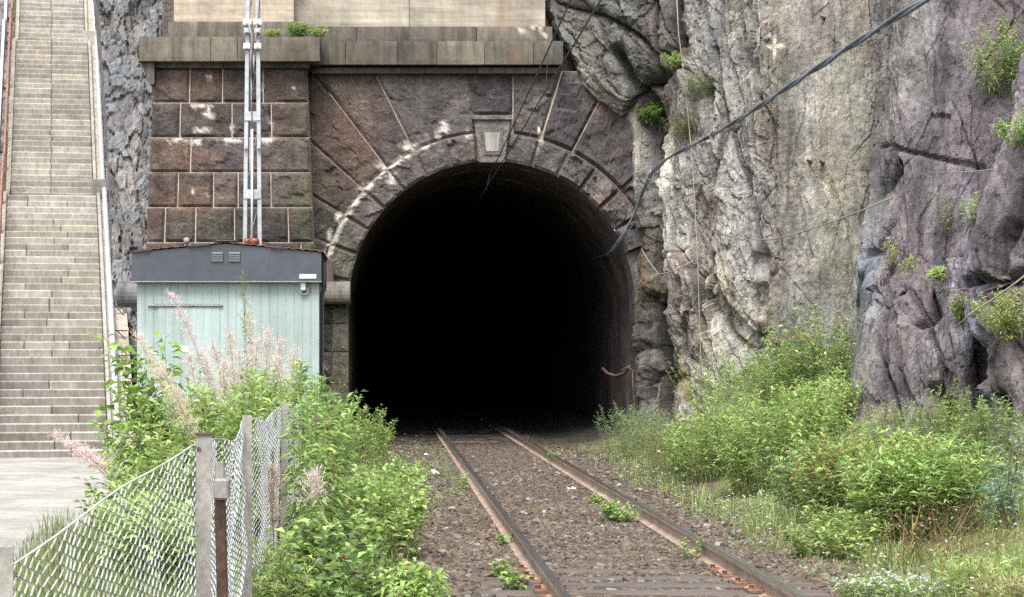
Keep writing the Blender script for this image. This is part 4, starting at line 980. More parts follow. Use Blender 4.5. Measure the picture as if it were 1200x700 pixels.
for k in range(int((48 - 2.6) / sp)):
    y = 2.6 + k * sp
    s_ = link('sleeper', smesh[k % 5], None, track); s_.location = (random.uniform(-.03, .03), y - 10, .027 - .03 * float(sstep(13.4, 16.5, y)) + random.uniform(-.012, .008)); s_.rotation_euler = (0, random.uniform(-.004, .004), random.uniform(-.012, .012))
    if y < 15.2:
        for x in RX:
            p_ = link('tie_plate', pmesh, None, s_); p_.location = (x - TX - s_.location.x, 0, .008 - .0)
# ballast stones, one mass
def ico():
    t = (1 + 5 ** .5) / 2
    v = np.array([(-1, t, 0), (1, t, 0), (-1, -t, 0), (1, -t, 0), (0, -1, t), (0, 1, t), (0, -1, -t), (0, 1, -t), (t, 0, -1), (t, 0, 1), (-t, 0, -1), (-t, 0, 1)], float); v /= np.linalg.norm(v[0])
    f = np.array([(0, 11, 5), (0, 5, 1), (0, 1, 7), (0, 7, 10), (0, 10, 11), (1, 5, 9), (5, 11, 4), (11, 10, 2), (10, 7, 6), (7, 1, 8), (3, 9, 4), (3, 4, 2), (3, 2, 6), (3, 6, 8), (3, 8, 9), (4, 9, 5), (2, 4, 11), (6, 2, 10), (8, 6, 7), (9, 8, 1)])
    return v, f
IV, IF = ico()
def stones(n, xr, yr, sz, seed, name, fill=None, cols=None, zoff=0.0):
    r_ = np.random.default_rng(seed)
    x = r_.uniform(*xr, n); t = r_.uniform(0, 1, n); y = 1 / ((1 - t) / yr[0] + t / yr[1])            # denser near the camera
    keep = np.ones(n, bool)
    for rx in RX: keep &= np.abs(x - rx) > .075
    # fewer stones on top of the sleepers near the camera
    ph = np.abs(((y - 2.6 + sp / 2) % sp) - sp / 2); onsl = (ph < .13) & (np.abs(x - TX) < 1.2) & (y < 14.9)
    keep &= ~(onsl & (r_.uniform(0, 1, n) < .94))
    if fill is not None: keep &= r_.uniform(0, 1, n) < fill(x, y)
    x, y = x[keep], y[keep]; n = len(x)
    s_ = r_.uniform(.6, 1.25, n) * sz * (1 + .5 * (r_.uniform(0, 1, n) < .06)) * np.where(np.abs(x - TX) < .7, .82, 1)
    V = IV[None] * (1 + r_.uniform(-.28, .28, (n, 12, 1))) * s_[:, None, None] * np.stack([r_.uniform(.8, 1.4, n), r_.uniform(.8, 1.4, n), r_.uniform(.5, .85, n)], 1)[:, None, :]
    a = r_.uniform(0, 6.28, n); ca, sa = np.cos(a)[:, None], np.sin(a)[:, None]
    V = np.stack([V[..., 0] * ca - V[..., 1] * sa, V[..., 0] * sa + V[..., 1] * ca, V[..., 2] + V[..., 0] * .25], -1)
    V += np.stack([x, y, gz(x, y) + s_ * .25 + zoff], 1)[:, None, :]
    pal = np.array([(.088, .067, .050), (.074, .059, .046), (.104, .082, .062), (.058, .049, .042), (.128, .108, .088), (.096, .064, .043)] if cols is None else cols)
    c_ = pal[r_.integers(0, len(pal), n)] * r_.uniform(.7, 1.25, n)[:, None]
    c_ = c_ * (1 - .6 * sstep(35, 38.5, y))[:, None]  # stones darken towards the portal: tunnel shade painted in
    Fc = (IF[None] + (np.arange(n) * 12)[:, None, None]).reshape(-1, 3)
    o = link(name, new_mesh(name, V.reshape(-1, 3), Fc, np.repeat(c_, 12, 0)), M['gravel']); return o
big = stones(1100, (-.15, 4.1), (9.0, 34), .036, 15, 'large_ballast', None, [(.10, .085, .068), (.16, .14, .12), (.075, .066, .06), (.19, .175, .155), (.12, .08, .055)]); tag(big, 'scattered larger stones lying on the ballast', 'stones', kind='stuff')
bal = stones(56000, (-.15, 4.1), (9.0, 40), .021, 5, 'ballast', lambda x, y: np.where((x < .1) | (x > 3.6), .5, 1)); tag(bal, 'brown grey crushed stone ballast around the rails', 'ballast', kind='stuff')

# ------------------------------------------------------------------ chain-link fence
FPO = [(-.943, 4.6, 1.198), (-.668, 6.8, 1.385), (-.792, 10.5, 1.352), (-.802, 14.5, 1.335), (-.83, 18.4, 1.32)]
fence = thing('chain_link_fence', 'sagging galvanised chain link fence on steel angle posts at lower left', 'fence', (-.7, 4.6, -.1))
fo_ = np.array((-.7, 4.6, -.1))
for i, (x, y, z) in enumerate(FPO):
    b = MB(); t_ = .006; s_ = .027
    prof = [(-s_, -s_), (s_, -s_), (s_, -s_ + t_), (-s_ + t_, -s_ + t_), (-s_ + t_, s_), (-s_, s_)]
    V = [(x + p_ + random.uniform(-.0, .0) + (zz_ - z) * [0, .006, .0, .012, 0][i], y + q, zz_) for zz_ in (-.3, z) for p_, q in prof]; n = 6
    b.add(np.array(V) - fo_, [(k, (k + 1) % n, n + (k + 1) % n, n + k) for k in range(n)] + [tuple(range(n, 2 * n)), tuple(range(n))[::-1]])
    po = b.build('post', M['postgrey'], fence)
    if i == 1:
        b = MB(); b.box(x - .034, x + .034, y - .036, y + .03, z + .001, z + .007); b.add([(x - .018 + .008 * math.cos(t), y - .0325, z - .05 + .008 * math.sin(t)) for t in np.linspace(0, 5.6, 9)], [tuple(range(9))]); b.xform(lambda v: v - fo_); b.build('post_cap', M['rust'], po)
# leaning brown strut behind the second post, with a clamp
b = MB(); b.tube(np.array([(-.645, 7.15, 1.17), (-.60, 7.05, -.2)]) - fo_, .022, 8); b.build('strut', M['rust'], fence)
b = MB(); b.box(-.662, -.605, 7.05, 7.17, 1.13, 1.21, (1, 1, 1), .008); b.tube([(-.64, 7.1, 1.17), (-.64, 7.1, 1.27)], .02, 8); b.xform(lambda v: v - fo_); b.build('clamp', M['postgrey'], fence)
dd, dzz = .054, .036
for i in range(len(FPO) - 1):
    (xa, ya, za), (xb, yb, zb) = FPO[i], FPO[i + 1]
    Lg = yb - ya; nw = int(Lg / dd); nzr = 34
    sag = [-.005, .06, .05, .05][i]; bow = [.012, .05, .045, .03][i]
    tp = lambda t: za - (.085 - .045 * t if i == 0 else .04) + (zb - za) * t - sag * 4 * t * (1 - t) - [.008, .03, .03, .02][i] * np.sin(t * 9 + i) * t * (1 - t) * 4
    Vs, Fs, nn = [], [], 0
    for k in range(nw):
        j = np.arange(nzr * 2); s0 = (k + .5) * dd
        ss = s0 + np.where((j + k) % 2 == 0, -1, 1) * dd * .52
        t = ss / Lg
        z = tp(t) - j * dzz * .5 * (1.0 + .03 * np.sin(s0 * 3))
        pn = np.stack([ss * 1.3, z * 1.6, z * 0 + i * 7], -1)
        xo = bow * vnoise(pn, 5) + .012 * vnoise(pn * 4, 6); so_ = .022 * vnoise(pn * 1.5, 9)
        x = xa + (xb - xa) * t + xo - .034 + np.where((j + k) % 2 == 0, .0022, -.0022)
        c_ = np.stack([x, ya + ss + so_, z], 1)
        tng = np.gradient(c_, axis=0); tng /= np.linalg.norm(tng, axis=1)[:, None]
        u = np.cross(tng, (1, 0, 0)); u /= np.linalg.norm(u, axis=1)[:, None] + 1e-9
        r_ = .0026; vx = np.array((1.0, 0, 0))
        ring = np.stack([c_ + u * r_, c_ + vx * r_, c_ - u * r_, c_ - vx * r_], 1)
        Vs.append(ring.reshape(-1, 3)); m_ = len(c_)
        a = (np.arange(m_ - 1)[:, None] * 4 + np.arange(4)[None]); bq = (np.arange(m_ - 1)[:, None] * 4 + (np.arange(4)[None] + 1) % 4)
        Fs.append(np.stack([a, bq, bq + 4, a + 4], -1).reshape(-1, 4) + nn); nn += len(Vs[-1])
    link('wire_mesh', new_mesh('wire_mesh', np.concatenate(Vs) - fo_, np.concatenate(Fs)), M['meshwire'], fence)
    t = np.linspace(0, 1, 40); pn = np.stack([t * Lg * 1.3, tp(t) * 1.6, t * 0 + i * 7], -1)
    b = MB(); b.tube(np.stack([xa + (xb - xa) * t - .034 + bow * vnoise(pn, 5), ya + t * Lg, tp(t) + .004], 1) - fo_, .0032, 6); b.build('top_wire', M['meshwire'], fence)

# ------------------------------------------------------------------ vegetation helpers
class Leaves:
    def __init__(s): s.P = []; s.D = []; s.L = []; s.W = []; s.C = []; s.dr = []; s.up = []
    def add(s, P_, D_, L_, W_, C_, droop=.25, up=None):
        n = len(P_); s.P.append(P_); s.D.append(D_); s.L.append(np.broadcast_to(L_, (n,))); s.W.append(np.broadcast_to(W_, (n,))); s.C.append(np.broadcast_to(C_, (n, 3))); s.dr.append(np.broadcast_to(droop, (n,)))
    def build(s, name, mat, parent=None):
        if not s.P: return None
        P_, D_, L_, W_, C_, dr = (np.concatenate(q) for q in (s.P, s.D, s.L, s.W, s.C, s.dr))
        n = len(P_); D_ = D_ / (np.linalg.norm(D_, axis=1)[:, None] + 1e-9)
        rnd = rng.normal(0, .35, (n, 3)) + (0, 0, 1)
        sd_ = np.cross(D_, rnd); sd_ /= np.linalg.norm(sd_, axis=1)[:, None] + 1e-9
        nr = np.cross(sd_, D_)
        l, w_ = L_[:, None], W_[:, None] * .5
        dz = np.zeros((n, 3)); dz[:, 2] = -dr * L_
        c1 = P_ + D_ * l * .42 + dz * .12
        V = np.stack([P_, c1 + sd_ * w_ + nr * w_ * .35, c1, c1 - sd_ * w_ + nr * w_ * .35, P_ + D_ * l * .97 + dz], 1)
        i = np.arange(n)[:, None] * 5
        Fc = np.concatenate([i + np.array(f) for f in ((0, 2, 1), (0, 3, 2), (1, 2, 4), (2, 3, 4))])
        cc = np.repeat(C_, 5, 0)
        return link(name, new_mesh(name, V.reshape(-1, 3), Fc, cc), mat, parent)
def tubes_np(A, B, ra, rb_, col, n=4, bend=None):
    """many straight or once-bent thin stems at once; A,B (m,3)"""
    m = len(A); mid = (A + B) / 2 + (0 if bend is None else bend); C3 = np.stack([A, mid, B], 1)
    ang = np.arange(n) / n * 6.2832; ring = np.stack([np.cos(ang), np.sin(ang), 0 * ang], 1)
    rad_ = np.stack([np.broadcast_to(ra, (m,)), np.broadcast_to((np.asarray(ra) + rb_) / 2, (m,)), np.broadcast_to(rb_, (m,))], 1)
    V = C3[:, :, None, :] + ring[None, None] * rad_[:, :, None, None]
    k = np.arange(n); f = []
    for s_ in (0, 1): f.append(np.stack([s_ * n + k, s_ * n + (k + 1) % n, (s_ + 1) * n + (k + 1) % n, (s_ + 1) * n + k], -1))
    f = np.concatenate(f); Fc = (f[None] + (np.arange(m) * 3 * n)[:, None, None]).reshape(-1, 4)
    return V.reshape(-1, 3), Fc, np.repeat(np.broadcast_to(col, (m, 3)), 3 * n, 0)
def bez(A, M_, B, t):
    t = t[:, None]; return A * (1 - t) ** 2 + 2 * M_ * t * (1 - t) + B * t ** 2
def pal(n, cols, v=.22):
    c_ = np.array(cols)[rng.integers(0, len(cols), n)]; return np.clip(c_ * rng.uniform(1 - v, 1 + v, (n, 1)) * (1 + rng.normal(0, .06, (n, 3))), .005, 1)
GREEN = [(0.182, 0.283, 0.078), (0.221, 0.331, 0.095), (0.142, 0.228, 0.067), (0.27, 0.366, 0.118)]
LIGHT = [(0.345, 0.464, 0.143), (0.409, 0.518, 0.184), (0.283, 0.394, 0.125), (0.243, 0.354, 0.118)]
BLUE = [(0.171, 0.251, 0.132), (0.198, 0.277, 0.159), (0.139, 0.212, 0.103)]
OLIVE = [(0.228, 0.278, 0.095), (0.278, 0.316, 0.113), (0.189, 0.24, 0.083)]
DEAD = [(.17, .10, .05), (.24, .15, .08), (.13, .075, .045), (.30, .21, .12)]
FLUFF = [(.58, .51, .46), (.64, .57, .51), (.56, .46, .43), (.68, .62, .55), (.48, .38, .37)]
def clump(name, label, cat, x, y, rx, ry, h, nst, leafL, leafW, cols, spread=.35, lps=26, group=None, low=.18, dead=0.0, tips=None, hvar=.25, z0=None, droop=.3, el=(.75, -.1), part='foliage'):
    zg = float(gz(x, y)) if z0 is None else z0
    if z0 is None: nst = int(nst * 1.35); lps = lps * 1.35; leafL = leafL * 1.5 * rng.uniform(.88, 1.15); leafW = leafW * 1.2; low = low * .6
    else: nst = int(nst * 1.5); lps = lps * 1.8; leafL = leafL * 1.35
    o = thing(name, label, cat, (x, y, zg), 0, group)
    th_ = rng.uniform(0, 6.2832, nst); r_ = np.sqrt(rng.uniform(0, 1, nst))
    A = np.stack([r_ * np.cos(th_) * rx * .8, r_ * np.sin(th_) * ry * .8, np.zeros(nst)], 1)
    if z0 is None: A[:, 2] = gz(A[:, 0] + x, A[:, 1] + y) - zg - .02
    hh = h * (1 - .38 * r_ ** 2) * rng.uniform(1 - hvar, 1 + hvar * .4, nst)
    hh *= 1 + .22 * vnoise(np.stack([A[:, 0] * 2.2 + x * 3, A[:, 1] * 1.2, A[:, 0] * 0], -1), 3)
    B = A + np.stack([np.cos(th_) * r_ * spread * hh + rng.normal(0, .09, nst) * hh, np.sin(th_) * r_ * spread * hh * .7 + rng.normal(0, .09, nst) * hh, hh], 1)
    Mm = A + (B - A) * np.array((.25, .25, .6)) + rng.normal(0, .03, (nst, 3))
    bend = (Mm - (A + B) / 2) * .5
    Vt, Ft, Ct = tubes_np(A, B, .0035, .0012, pal(nst, [(.14, .17, .06), (.18, .14, .07), (.12, .16, .05)]), 4, bend)
    link('stem', new_mesh('stem', Vt, Ft, Ct), M['stem'], o)
    lv = Leaves(); dl = Leaves()
    for k in range(nst):
        n = max(4, int(lps * hh[k] / h * rng.uniform(.7, 1.2)))
        t = low + (1 - low) * np.sqrt(rng.uniform(0, 1, n)); t = np.sort(t)
        q = A[k] * (1 - t[:, None]) ** 2 + 2 * (bend[k] + (A[k] + B[k]) / 2) * (t * (1 - t))[:, None] + B[k] * (t ** 2)[:, None]
        az = rng.uniform(0, 6.28) + np.arange(n) * 2.4; e_ = el[1] + (el[0] - el[1]) * t + rng.normal(0, .25, n)
        D_ = np.stack([np.cos(az) * np.cos(e_), np.sin(az) * np.cos(e_), np.sin(e_)], 1)
        L_ = leafL * rng.uniform(.6, 1.25, n) * (1.1 - .45 * t)
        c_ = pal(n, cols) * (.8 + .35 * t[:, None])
        if tips is not None: c_ = np.where((rng.uniform(0, 1, n) < .5)[:, None] & (t > .86)[:, None], pal(n, tips), c_)
        isd = (rng.uniform(0, 1, n) < dead * (t < .5)) | (rng.uniform(0, 1, n) < .035)
        c_ = np.where(isd[:, None], pal(n, DEAD), c_)
        lv.add(q, D_, L_, L_ * leafW, c_, droop)
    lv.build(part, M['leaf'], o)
    return o
def fluffhead(pts, axis, n, parent, scale=1.0, cols=FLUFF):
    """seed head: curling pods and silky hairs round the upper stem"""
    lv = Leaves(); t = rng.uniform(0, 1, n); q = np.stack([np.interp(t * (len(pts) - 1), np.arange(len(pts)), pts[:, k]) for k in range(3)], 1)
    az = rng.uniform(0, 6.28, n); e_ = rng.normal(.5, .45, n)
    D_ = np.stack([np.cos(az) * np.cos(e_), np.sin(az) * np.cos(e_), np.sin(e_)], 1)
    L_ = (.06 + .06 * (1 - t)) * rng.uniform(.5, 1.5, n) * scale
    lv.add(q, D_, L_, .005 * scale, pal(n, cols), -.1)
    m = n * 4; j = rng.integers(0, n, m); base_ = q[j] + D_[j] * (L_[j] * rng.uniform(.3, 1, m))[:, None]
    D2 = D_[j] + rng.normal(0, .8, (m, 3)); lv.add(base_, D2, .045 * scale * rng.uniform(.5, 1.5, m), .0048 * scale, pal(m, cols) * 1.15, -.1)
    return lv.build('seed_head', M['fluff'], parent)
def fireweed(label, group, base, top, leafL=.11, leafW=.17, cols=GREEN, fluff=90, head=.33, dens=46, lean=0.0, low=.12, cat='plant', el=(.7, -.35), fcols=FLUFF, name='fireweed'):
    dens = dens * 1.5; leafL = leafL * 1.2; fluff = int(fluff * 1.6)
    base, top = np.array(base, float), np.array(top, float)
    o = thing(name, label, cat, tuple(base), 0, group)
    B = top - base; h = np.linalg.norm(B); Mm = B * np.array((.35, .35, .62)) + rng.normal(0, .02, 3)
    tt_ = np.linspace(0, 1, 14); st = bez(np.zeros(3), Mm, B, tt_)
    b = MB(); b.tube(st, np.linspace(.0065, .002, 14), 5, pal(1, [(.16, .12, .06), (.12, .13, .05), (.18, .09, .06)])[0]); b.build('stem', M['stem'], o)
    n = int(dens * h); t = np.sort(rng.uniform(low, 1 - head * (.75 if fluff else .02), n)); q = bez(np.zeros(3), Mm, B, t)
    az = np.arange(n) * 2.4 + rng.normal(0, .3, n); e_ = el[1] + (el[0] - el[1]) * t + rng.normal(0, .2, n)
    D_ = np.stack([np.cos(az) * np.cos(e_), np.sin(az) * np.cos(e_), np.sin(e_)], 1); L_ = leafL * rng.uniform(.75, 1.2, n) * (1.1 - .5 * t)
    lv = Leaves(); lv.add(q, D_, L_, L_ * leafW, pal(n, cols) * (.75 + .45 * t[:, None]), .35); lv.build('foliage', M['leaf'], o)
    if fluff:
        t = np.linspace(1 - head, 1, 12); fluffhead(bez(np.zeros(3), Mm, B, t), None, fluff, o, 1.0, fcols)
    return o
def grass(name, label, n, xr, yr, hgt, wd, cols, mask=None, seed=1, lean=.35):
    r_ = np.random.default_rng(seed); x = r_.uniform(*xr, n); t = r_.uniform(0, 1, n); y = 1 / ((1 - t) / yr[0] + t / yr[1])
    if mask is not None:
        k = r_.uniform(0, 1, n) < mask(x, y); x, y = x[k], y[k]; n = len(x)
    tuft = .55 + .6 * vnoise(np.stack([x * 2.5, y * 2.5, x * 0], -1), seed)
    h = hgt * r_.uniform(.35, 1.2, n) * np.clip(tuft, .25, 1.3); a = r_.uniform(0, 6.28, n); ln = r_.uniform(.05, lean * 2, n) * h
    dx, dy = np.cos(a) * ln, np.sin(a) * ln; z = gz(x, y) - .01; sx, sy = -np.sin(a) * wd / 2, np.cos(a) * wd / 2
    b0 = np.stack([x, y, z], 1); s_ = np.stack([sx, sy, 0 * x], 1); m1 = b0 + np.stack([dx * .35, dy * .35, h * .6], 1); tp_ = b0 + np.stack([dx, dy, h * r_.uniform(.75, 1, n)], 1)
    V = np.stack([b0 - s_, b0 + s_, m1 - s_ * .7, m1 + s_ * .7, tp_], 1); i = np.arange(n)[:, None] * 5
    Fc = np.concatenate([i + np.array(f) for f in ((0, 1, 3), (0, 3, 2), (2, 3, 4))])
    c_ = np.array(cols)[r_.integers(0, len(cols), n)] * r_.uniform(.7, 1.25, (n, 1))
    return tag(link(name, new_mesh(name, V.reshape(-1, 3), Fc, np.repeat(c_, 5, 0)), M['leaf']), label, 'grass', kind='stuff')
def gp(px, py):
    y = F * EYE / (py - CY); return (px - CX) * y / F, y
def at(px, Y): return (px - CX) * Y / F

# ------------------------------------------------------------------ grass and ground cover (masses)
GR = [(0.212, 0.305, 0.086), (0.265, 0.356, 0.106), (0.317, 0.37, 0.139), (0.37, 0.37, 0.185), (0.185, 0.265, 0.079)]
DRY = [(0.299, 0.265, 0.138), (0.253, 0.218, 0.115), (0.207, 0.207, 0.081), (0.161, 0.196, 0.057)]
grass('verge_grass', 'mixed green verge grass between the right rail and the rock', 60000, (2.95, 6.6), (10.5, 37.5), .22, .009, GR, lambda x, y: np.clip(sstep(3.15, 3.9, x) * (.35 + .65 * sstep(-.3, .3, fbm(np.stack([x, y, x * 0], -1) * .8, 3, 4))), 0, 1) * (1 - .9 * sstep(35.5, 37, y)), 2)
grass('dry_grass', 'dry straw coloured grass tufts on the right verge', 9000, (3.4, 6.2), (12, 34), .3, .005, DRY, lambda x, y: sstep(.1, .4, fbm(np.stack([x, y, x * 0], -1) * .9, 3, 14)), 3)
grass('fence_grass', 'long pale grass growing along the foot of the chain link fence', 62000, (-3.6, .25), (6.5, 26), .36, .010, [(.16, .21, .06), (.20, .24, .09), (.24, .25, .12), (.12, .17, .05)], lambda x, y: .9 * sstep(.3, -.2, x) * (1 - .6 * sstep(-2.6, -3.5, x)), 4)
grass('track_grass', 'sparse short grass sprouting between ballast and rails near the tunnel', 5200, (-.3, 3.2), (15, 36), .10, .006, GR, lambda x, y: sstep(.05, .35, fbm(np.stack([x, y, x * 0], -1) * 1.1, 3, 24)) * np.where(np.abs(x - TX) < .9, .45, 1), 5)
# white flowered weeds, one mass: small leaves and flowers
def flower_mass(name, label, n, xr, yr, mask, seed, fl=.35):
    r_ = np.random.default_rng(seed); x = r_.uniform(*xr, n); t = r_.uniform(0, 1, n); y = 1 / ((1 - t) / yr[0] + t / yr[1]); k = r_.uniform(0, 1, n) < mask(x, y); x, y = x[k], y[k]; n = len(x)
    h = r_.uniform(.06, .30, n); q = np.stack([x, y, gz(x, y) + h], 1)
    lv = Leaves()
    m = n * 6; j = r_.integers(0, n, m); p_ = q[j].copy(); p_[:, 2] -= h[j] * r_.uniform(0, .95, m); p_[:, :2] += r_.normal(0, .035, (m, 2))
    a = r_.uniform(0, 6.28, m); e_ = r_.uniform(-.2, 1.0, m); lv.add(p_, np.stack([np.cos(a) * np.cos(e_), np.sin(a) * np.cos(e_), np.sin(e_)], 1), r_.uniform(.025, .06, m), .014, pal(m, GREEN + BLUE + OLIVE), .2)
    f_ = r_.uniform(0, 1, n) < fl; qf = q[f_]; nf = len(qf)
    for k in range(5):
        a = r_.uniform(0, .5, nf) + k * 1.2566; e_ = r_.uniform(-.1, .6, nf)
        lv.add(qf, np.stack([np.cos(a) * np.cos(e_), np.sin(a) * np.cos(e_), np.sin(e_)], 1), r_.uniform(.012, .021, nf), .012, pal(nf, [(.75, .75, .76), (.7, .68, .72)], .08), .0)
    return tag(lv.build(name, M['leaf']), label, 'wildflowers', kind='stuff')
flower_mass('white_wildflowers', 'low green weeds dotted with small white flowers on the right verge', 6500, (3.1, 5.9), (10.5, 30), lambda x, y: .15 + .85 * sstep(-.05, .25, fbm(np.stack([x, y, x * 0], -1) * .8, 3, 33)), 6)
flower_mass('creeping_weeds', 'creeping green weeds spreading beside the left rail near the tunnel', 1500, (-.6, .95), (18, 36), lambda x, y: sstep(-.1, .3, fbm(np.stack([x, y, x * 0], -1) * 1.0, 3, 35)), 7, .06)

# ------------------------------------------------------------------ right-hand plants
def right(label, px, Y, rx, ry, h, nst, **kw):
    return clump(kw.pop('name', 'bush'), label, kw.pop('cat', 'bush'), at(px, Y), Y, rx, ry, h, nst, kw.pop('leafL', .075), kw.pop('leafW', .26), kw.pop('cols', LIGHT + GREEN), **kw)
right('feathery blue green weeds at the foot of the right tunnel jamb', 744, 30.5, .5, .9, 1.1, 80, name='weed_clump', cat='weeds', cols=BLUE, leafL=.06, leafW=.2, lps=30)
right('feathery grey green weeds just left of the bright green bush', 782, 27.0, .5, .9, 1.1, 90, name='weed_clump', cat='weeds', cols=BLUE + OLIVE, leafL=.06, leafW=.2, lps=30)
right('bright green low bush below the pale blocky rock', 842, 25.0, .75, 1.0, 1.2, 140, lps=34, hvar=.45, tips=[(.4, .42, .25), (.3, .36, .14)])
right('dense bright green bush in front of the brown rock seam', 915, 22.0, .68, .8, 1.25, 150, lps=34, hvar=.45, leafL=.09, leafW=.2)
right('tall leafy clump with pink tips climbing beside the purple outcrop', 958, 30.0, .75, .8, 2.2, 120, lps=40, tips=[(.35, .2, .26), (.2, .26, .09)], leafL=.09)
right('green clump spreading left of the tall pink tipped clump', 912, 31.0, .6, .7, 1.35, 80, lps=34, leafL=.09, tips=[(.42, .38, .3), (.3, .33, .16)], leafW=.18)
right('leafy bush with yellowing tips against the base of the outcrop', 1005, 18.0, .5, .55, 1.0, 120, lps=36, tips=[(.35, .25, .1), (.26, .27, .09)], cols=LIGHT + OLIVE)
right('dense willowy bush with brown dead stems at its foot', 1080, 15.8, .56, .5, 1.0, 170, lps=38, dead=.75, low=.42, leafW=.2, leafL=.085)
right('loose green bush joining the bright bush and the willowy bush', 962, 19.2, .45, .6, .9, 110, lps=34, cols=LIGHT + GREEN + BLUE)
right('low green bush between the flowering verge and the willowy bush', 985, 15.6, .4, .5, .36, 70, lps=20, low=.05, hvar=.5, spread=.6, cols=LIGHT + OLIVE + GREEN)
right('pale green weeds with white flowers at the bottom right', 1040, 12.6, .36, .4, .28, 90, name='weed_clump', cat='weeds', lps=22, cols=LIGHT + BLUE, leafL=.045, leafW=.22, tips=[(.7, .7, .7), (.6, .62, .6)], low=.05)
right('grassy weed clump at the bottom right corner', 1150, 12.4, .3, .4, .42, 60, name='weed_clump', cat='weeds', lps=18, cols=OLIVE + LIGHT, leafL=.08, leafW=.13, low=.05)
right('straw coloured grassy clump in the bottom right corner below the sapling', 1185, 11.6, .22, .3, .36, 46, name='weed_clump', cat='weeds', lps=16, cols=OLIVE + [(.38, .32, .18), (.34, .27, .15)], leafL=.09, leafW=.1, low=.05)
right('leafy bush filling the foot of the pale blocky rock', 862, 30.0, .8, .8, 1.45, 120, lps=32, leafW=.2, cols=GREEN + LIGHT)
right('green bush in front of the grey boulder', 955, 25.0, .6, .6, 1.05, 110, lps=32, leafL=.085, cols=GREEN + LIGHT)
right('olive weeds lining the foot of the purple outcrop', 1065, 20.6, .75, .5, .85, 110, name='weed_clump', cat='weeds', lps=26, cols=OLIVE + GREEN, leafW=.18)
right('scruffy weeds under the dark hollow of the outcrop', 1150, 18.6, .5, .5, .7, 80, name='weed_clump', cat='weeds', lps=24, cols=GREEN + OLIVE + BLUE, leafW=.2)
# dead stems below the willowy bush
dsx, dsy = at(1100, 14.7), 14.7
dsn = 150; A = np.stack([rng.normal(0, .28, dsn), rng.normal(0, .22, dsn), np.zeros(dsn) - .02], 1); B = A + np.stack([rng.normal(.1, .38, dsn), rng.normal(-.1, .2, dsn), rng.uniform(.08, .45, dsn)], 1)
Vt, Ft, Ct = tubes_np(A, B, .0035, .002, pal(dsn, DEAD) * .7); o = link('dead_stems', new_mesh('dead_stems', Vt, Ft, Ct), M['stem']); o.location = (dsx, dsy, float(gz(dsx, dsy))); tag(o, 'tangle of reddish brown dead stems under the willowy bush', 'dead stems', kind='stuff')
# blue-green sapling at the right frame edge
def sapling(label, base, tops, leafL, cols, name='sapling', leafW=.55, dens=30, cat='sapling', group=None, droop=.15):
    base = np.array(base, float); o = thing(name, label, cat, tuple(base), 0, group); lv = Leaves(); b = MB()
    for tpt in tops:
        B = np.array(tpt) - base; Mm = B * np.array((.3, .3, .65)); t = np.linspace(0, 1, 10); b.tube(bez(np.zeros(3), Mm, B, t), np.linspace(.008, .002, 10), 5, (.12, .10, .06))
        n = int(dens * np.linalg.norm(B)); t = np.sort(rng.uniform(.2, 1, n)); q = bez(np.zeros(3), Mm, B, t); az = np.arange(n) * 2.4 + rng.normal(0, .4, n); e_ = rng.normal(.15, .3, n)
        D_ = np.stack([np.cos(az) * np.cos(e_), np.sin(az) * np.cos(e_), np.sin(e_)], 1); tw = rng.uniform(.02, .09, n)[:, None]
        L_ = leafL * rng.uniform(.6, 1.2, n); lv.add(q + D_ * tw, D_, L_, L_ * leafW, pal(n, cols), droop)
    b.build('stem', M['stem'], o); lv.build('foliage', M['leaf'], o); return o
bx_, by_ = at(1180, 15.2), 15.2; bz = float(gz(bx_, by_))
sapling('blue green sapling with oval leaves at the right edge before the dark rock', (bx_, by_, bz), [P(1160, 545, 15.2), P(1185, 520, 15.0), P(1200, 560, 15.3), P(1150, 600, 15.4), P(1205, 610, 15.1), P(1178, 640, 15.0), P(1165, 575, 14.9), P(1192, 545, 14.8), P(1148, 570, 15.3)], .085, [(.16, .25, .16), (.20, .29, .20), (.13, .21, .12)], dens=75)
# plants rooted on the cliff
def cliffplant(label, px, py, h, n, leafL, cols=LIGHT, spread=.5, tips=None, leafW=.2, hang=False, w=.25, lps=22, cat='plant'):
    p_, n_ = cliff_at(px, py)
    o = clump('cliff_plant', label, cat, p_[0], p_[1] - .05, w, w * .6, h, n, leafL, leafW, cols, spread=spread, lps=lps, tips=tips, z0=p_[2] - .03, low=.1)
    if hang: o.rotation_euler = (R(115), 0, R(-20))
    else: o.rotation_euler = (R(18), R(-8), 0)
    return o
cliffplant('bushy willowherb with pink flowers at the upper right of the cliff', 1175, 108, 1.05, 45, .09, LIGHT, .5, [(.45, .2, .32), (.16, .25, .06)], w=.4, lps=26)
cliffplant('second green tuft on the cliff below the pink flowered willowherb', 1196, 165, .5, 26, .07, GREEN + LIGHT, .6, w=.25)
cliffplant('yellowish green plant hanging at the right edge of the cliff', 1190, 395, .8, 60, .07, OLIVE + [(.28, .24, .07)] + LIGHT, .7, w=.38, hang=False, lps=28)
cliffplant('small upright sprig on top of the outcrop shoulder', 1040, 312, .55, 6, .07, LIGHT, .25, [(.35, .12, .08)], w=.08)
cliffplant('small leafy sprig in the middle of the purple rock', 1060, 318, .32, 7, .06, LIGHT, .6, w=.08)
cliffplant('green rosette with pink flower on the outcrop ledge', 1122, 372, .5, 14, .07, GREEN + LIGHT, .4, [(.4, .15, .3)], w=.1)
cliffplant('short green rosette above the outcrop crack', 1097, 322, .22, 10, .08, LIGHT, 1.0, w=.06)
cliffplant('reddish stemmed sprig high on the purple rock', 1108, 270, .7, 7, .06, OLIVE + [(.3, .1, .07)], .3, w=.1)
cliffplant('pale green sprig beside the reddish sprig on the purple rock', 1135, 262, .65, 8, .06, LIGHT, .3, w=.1)
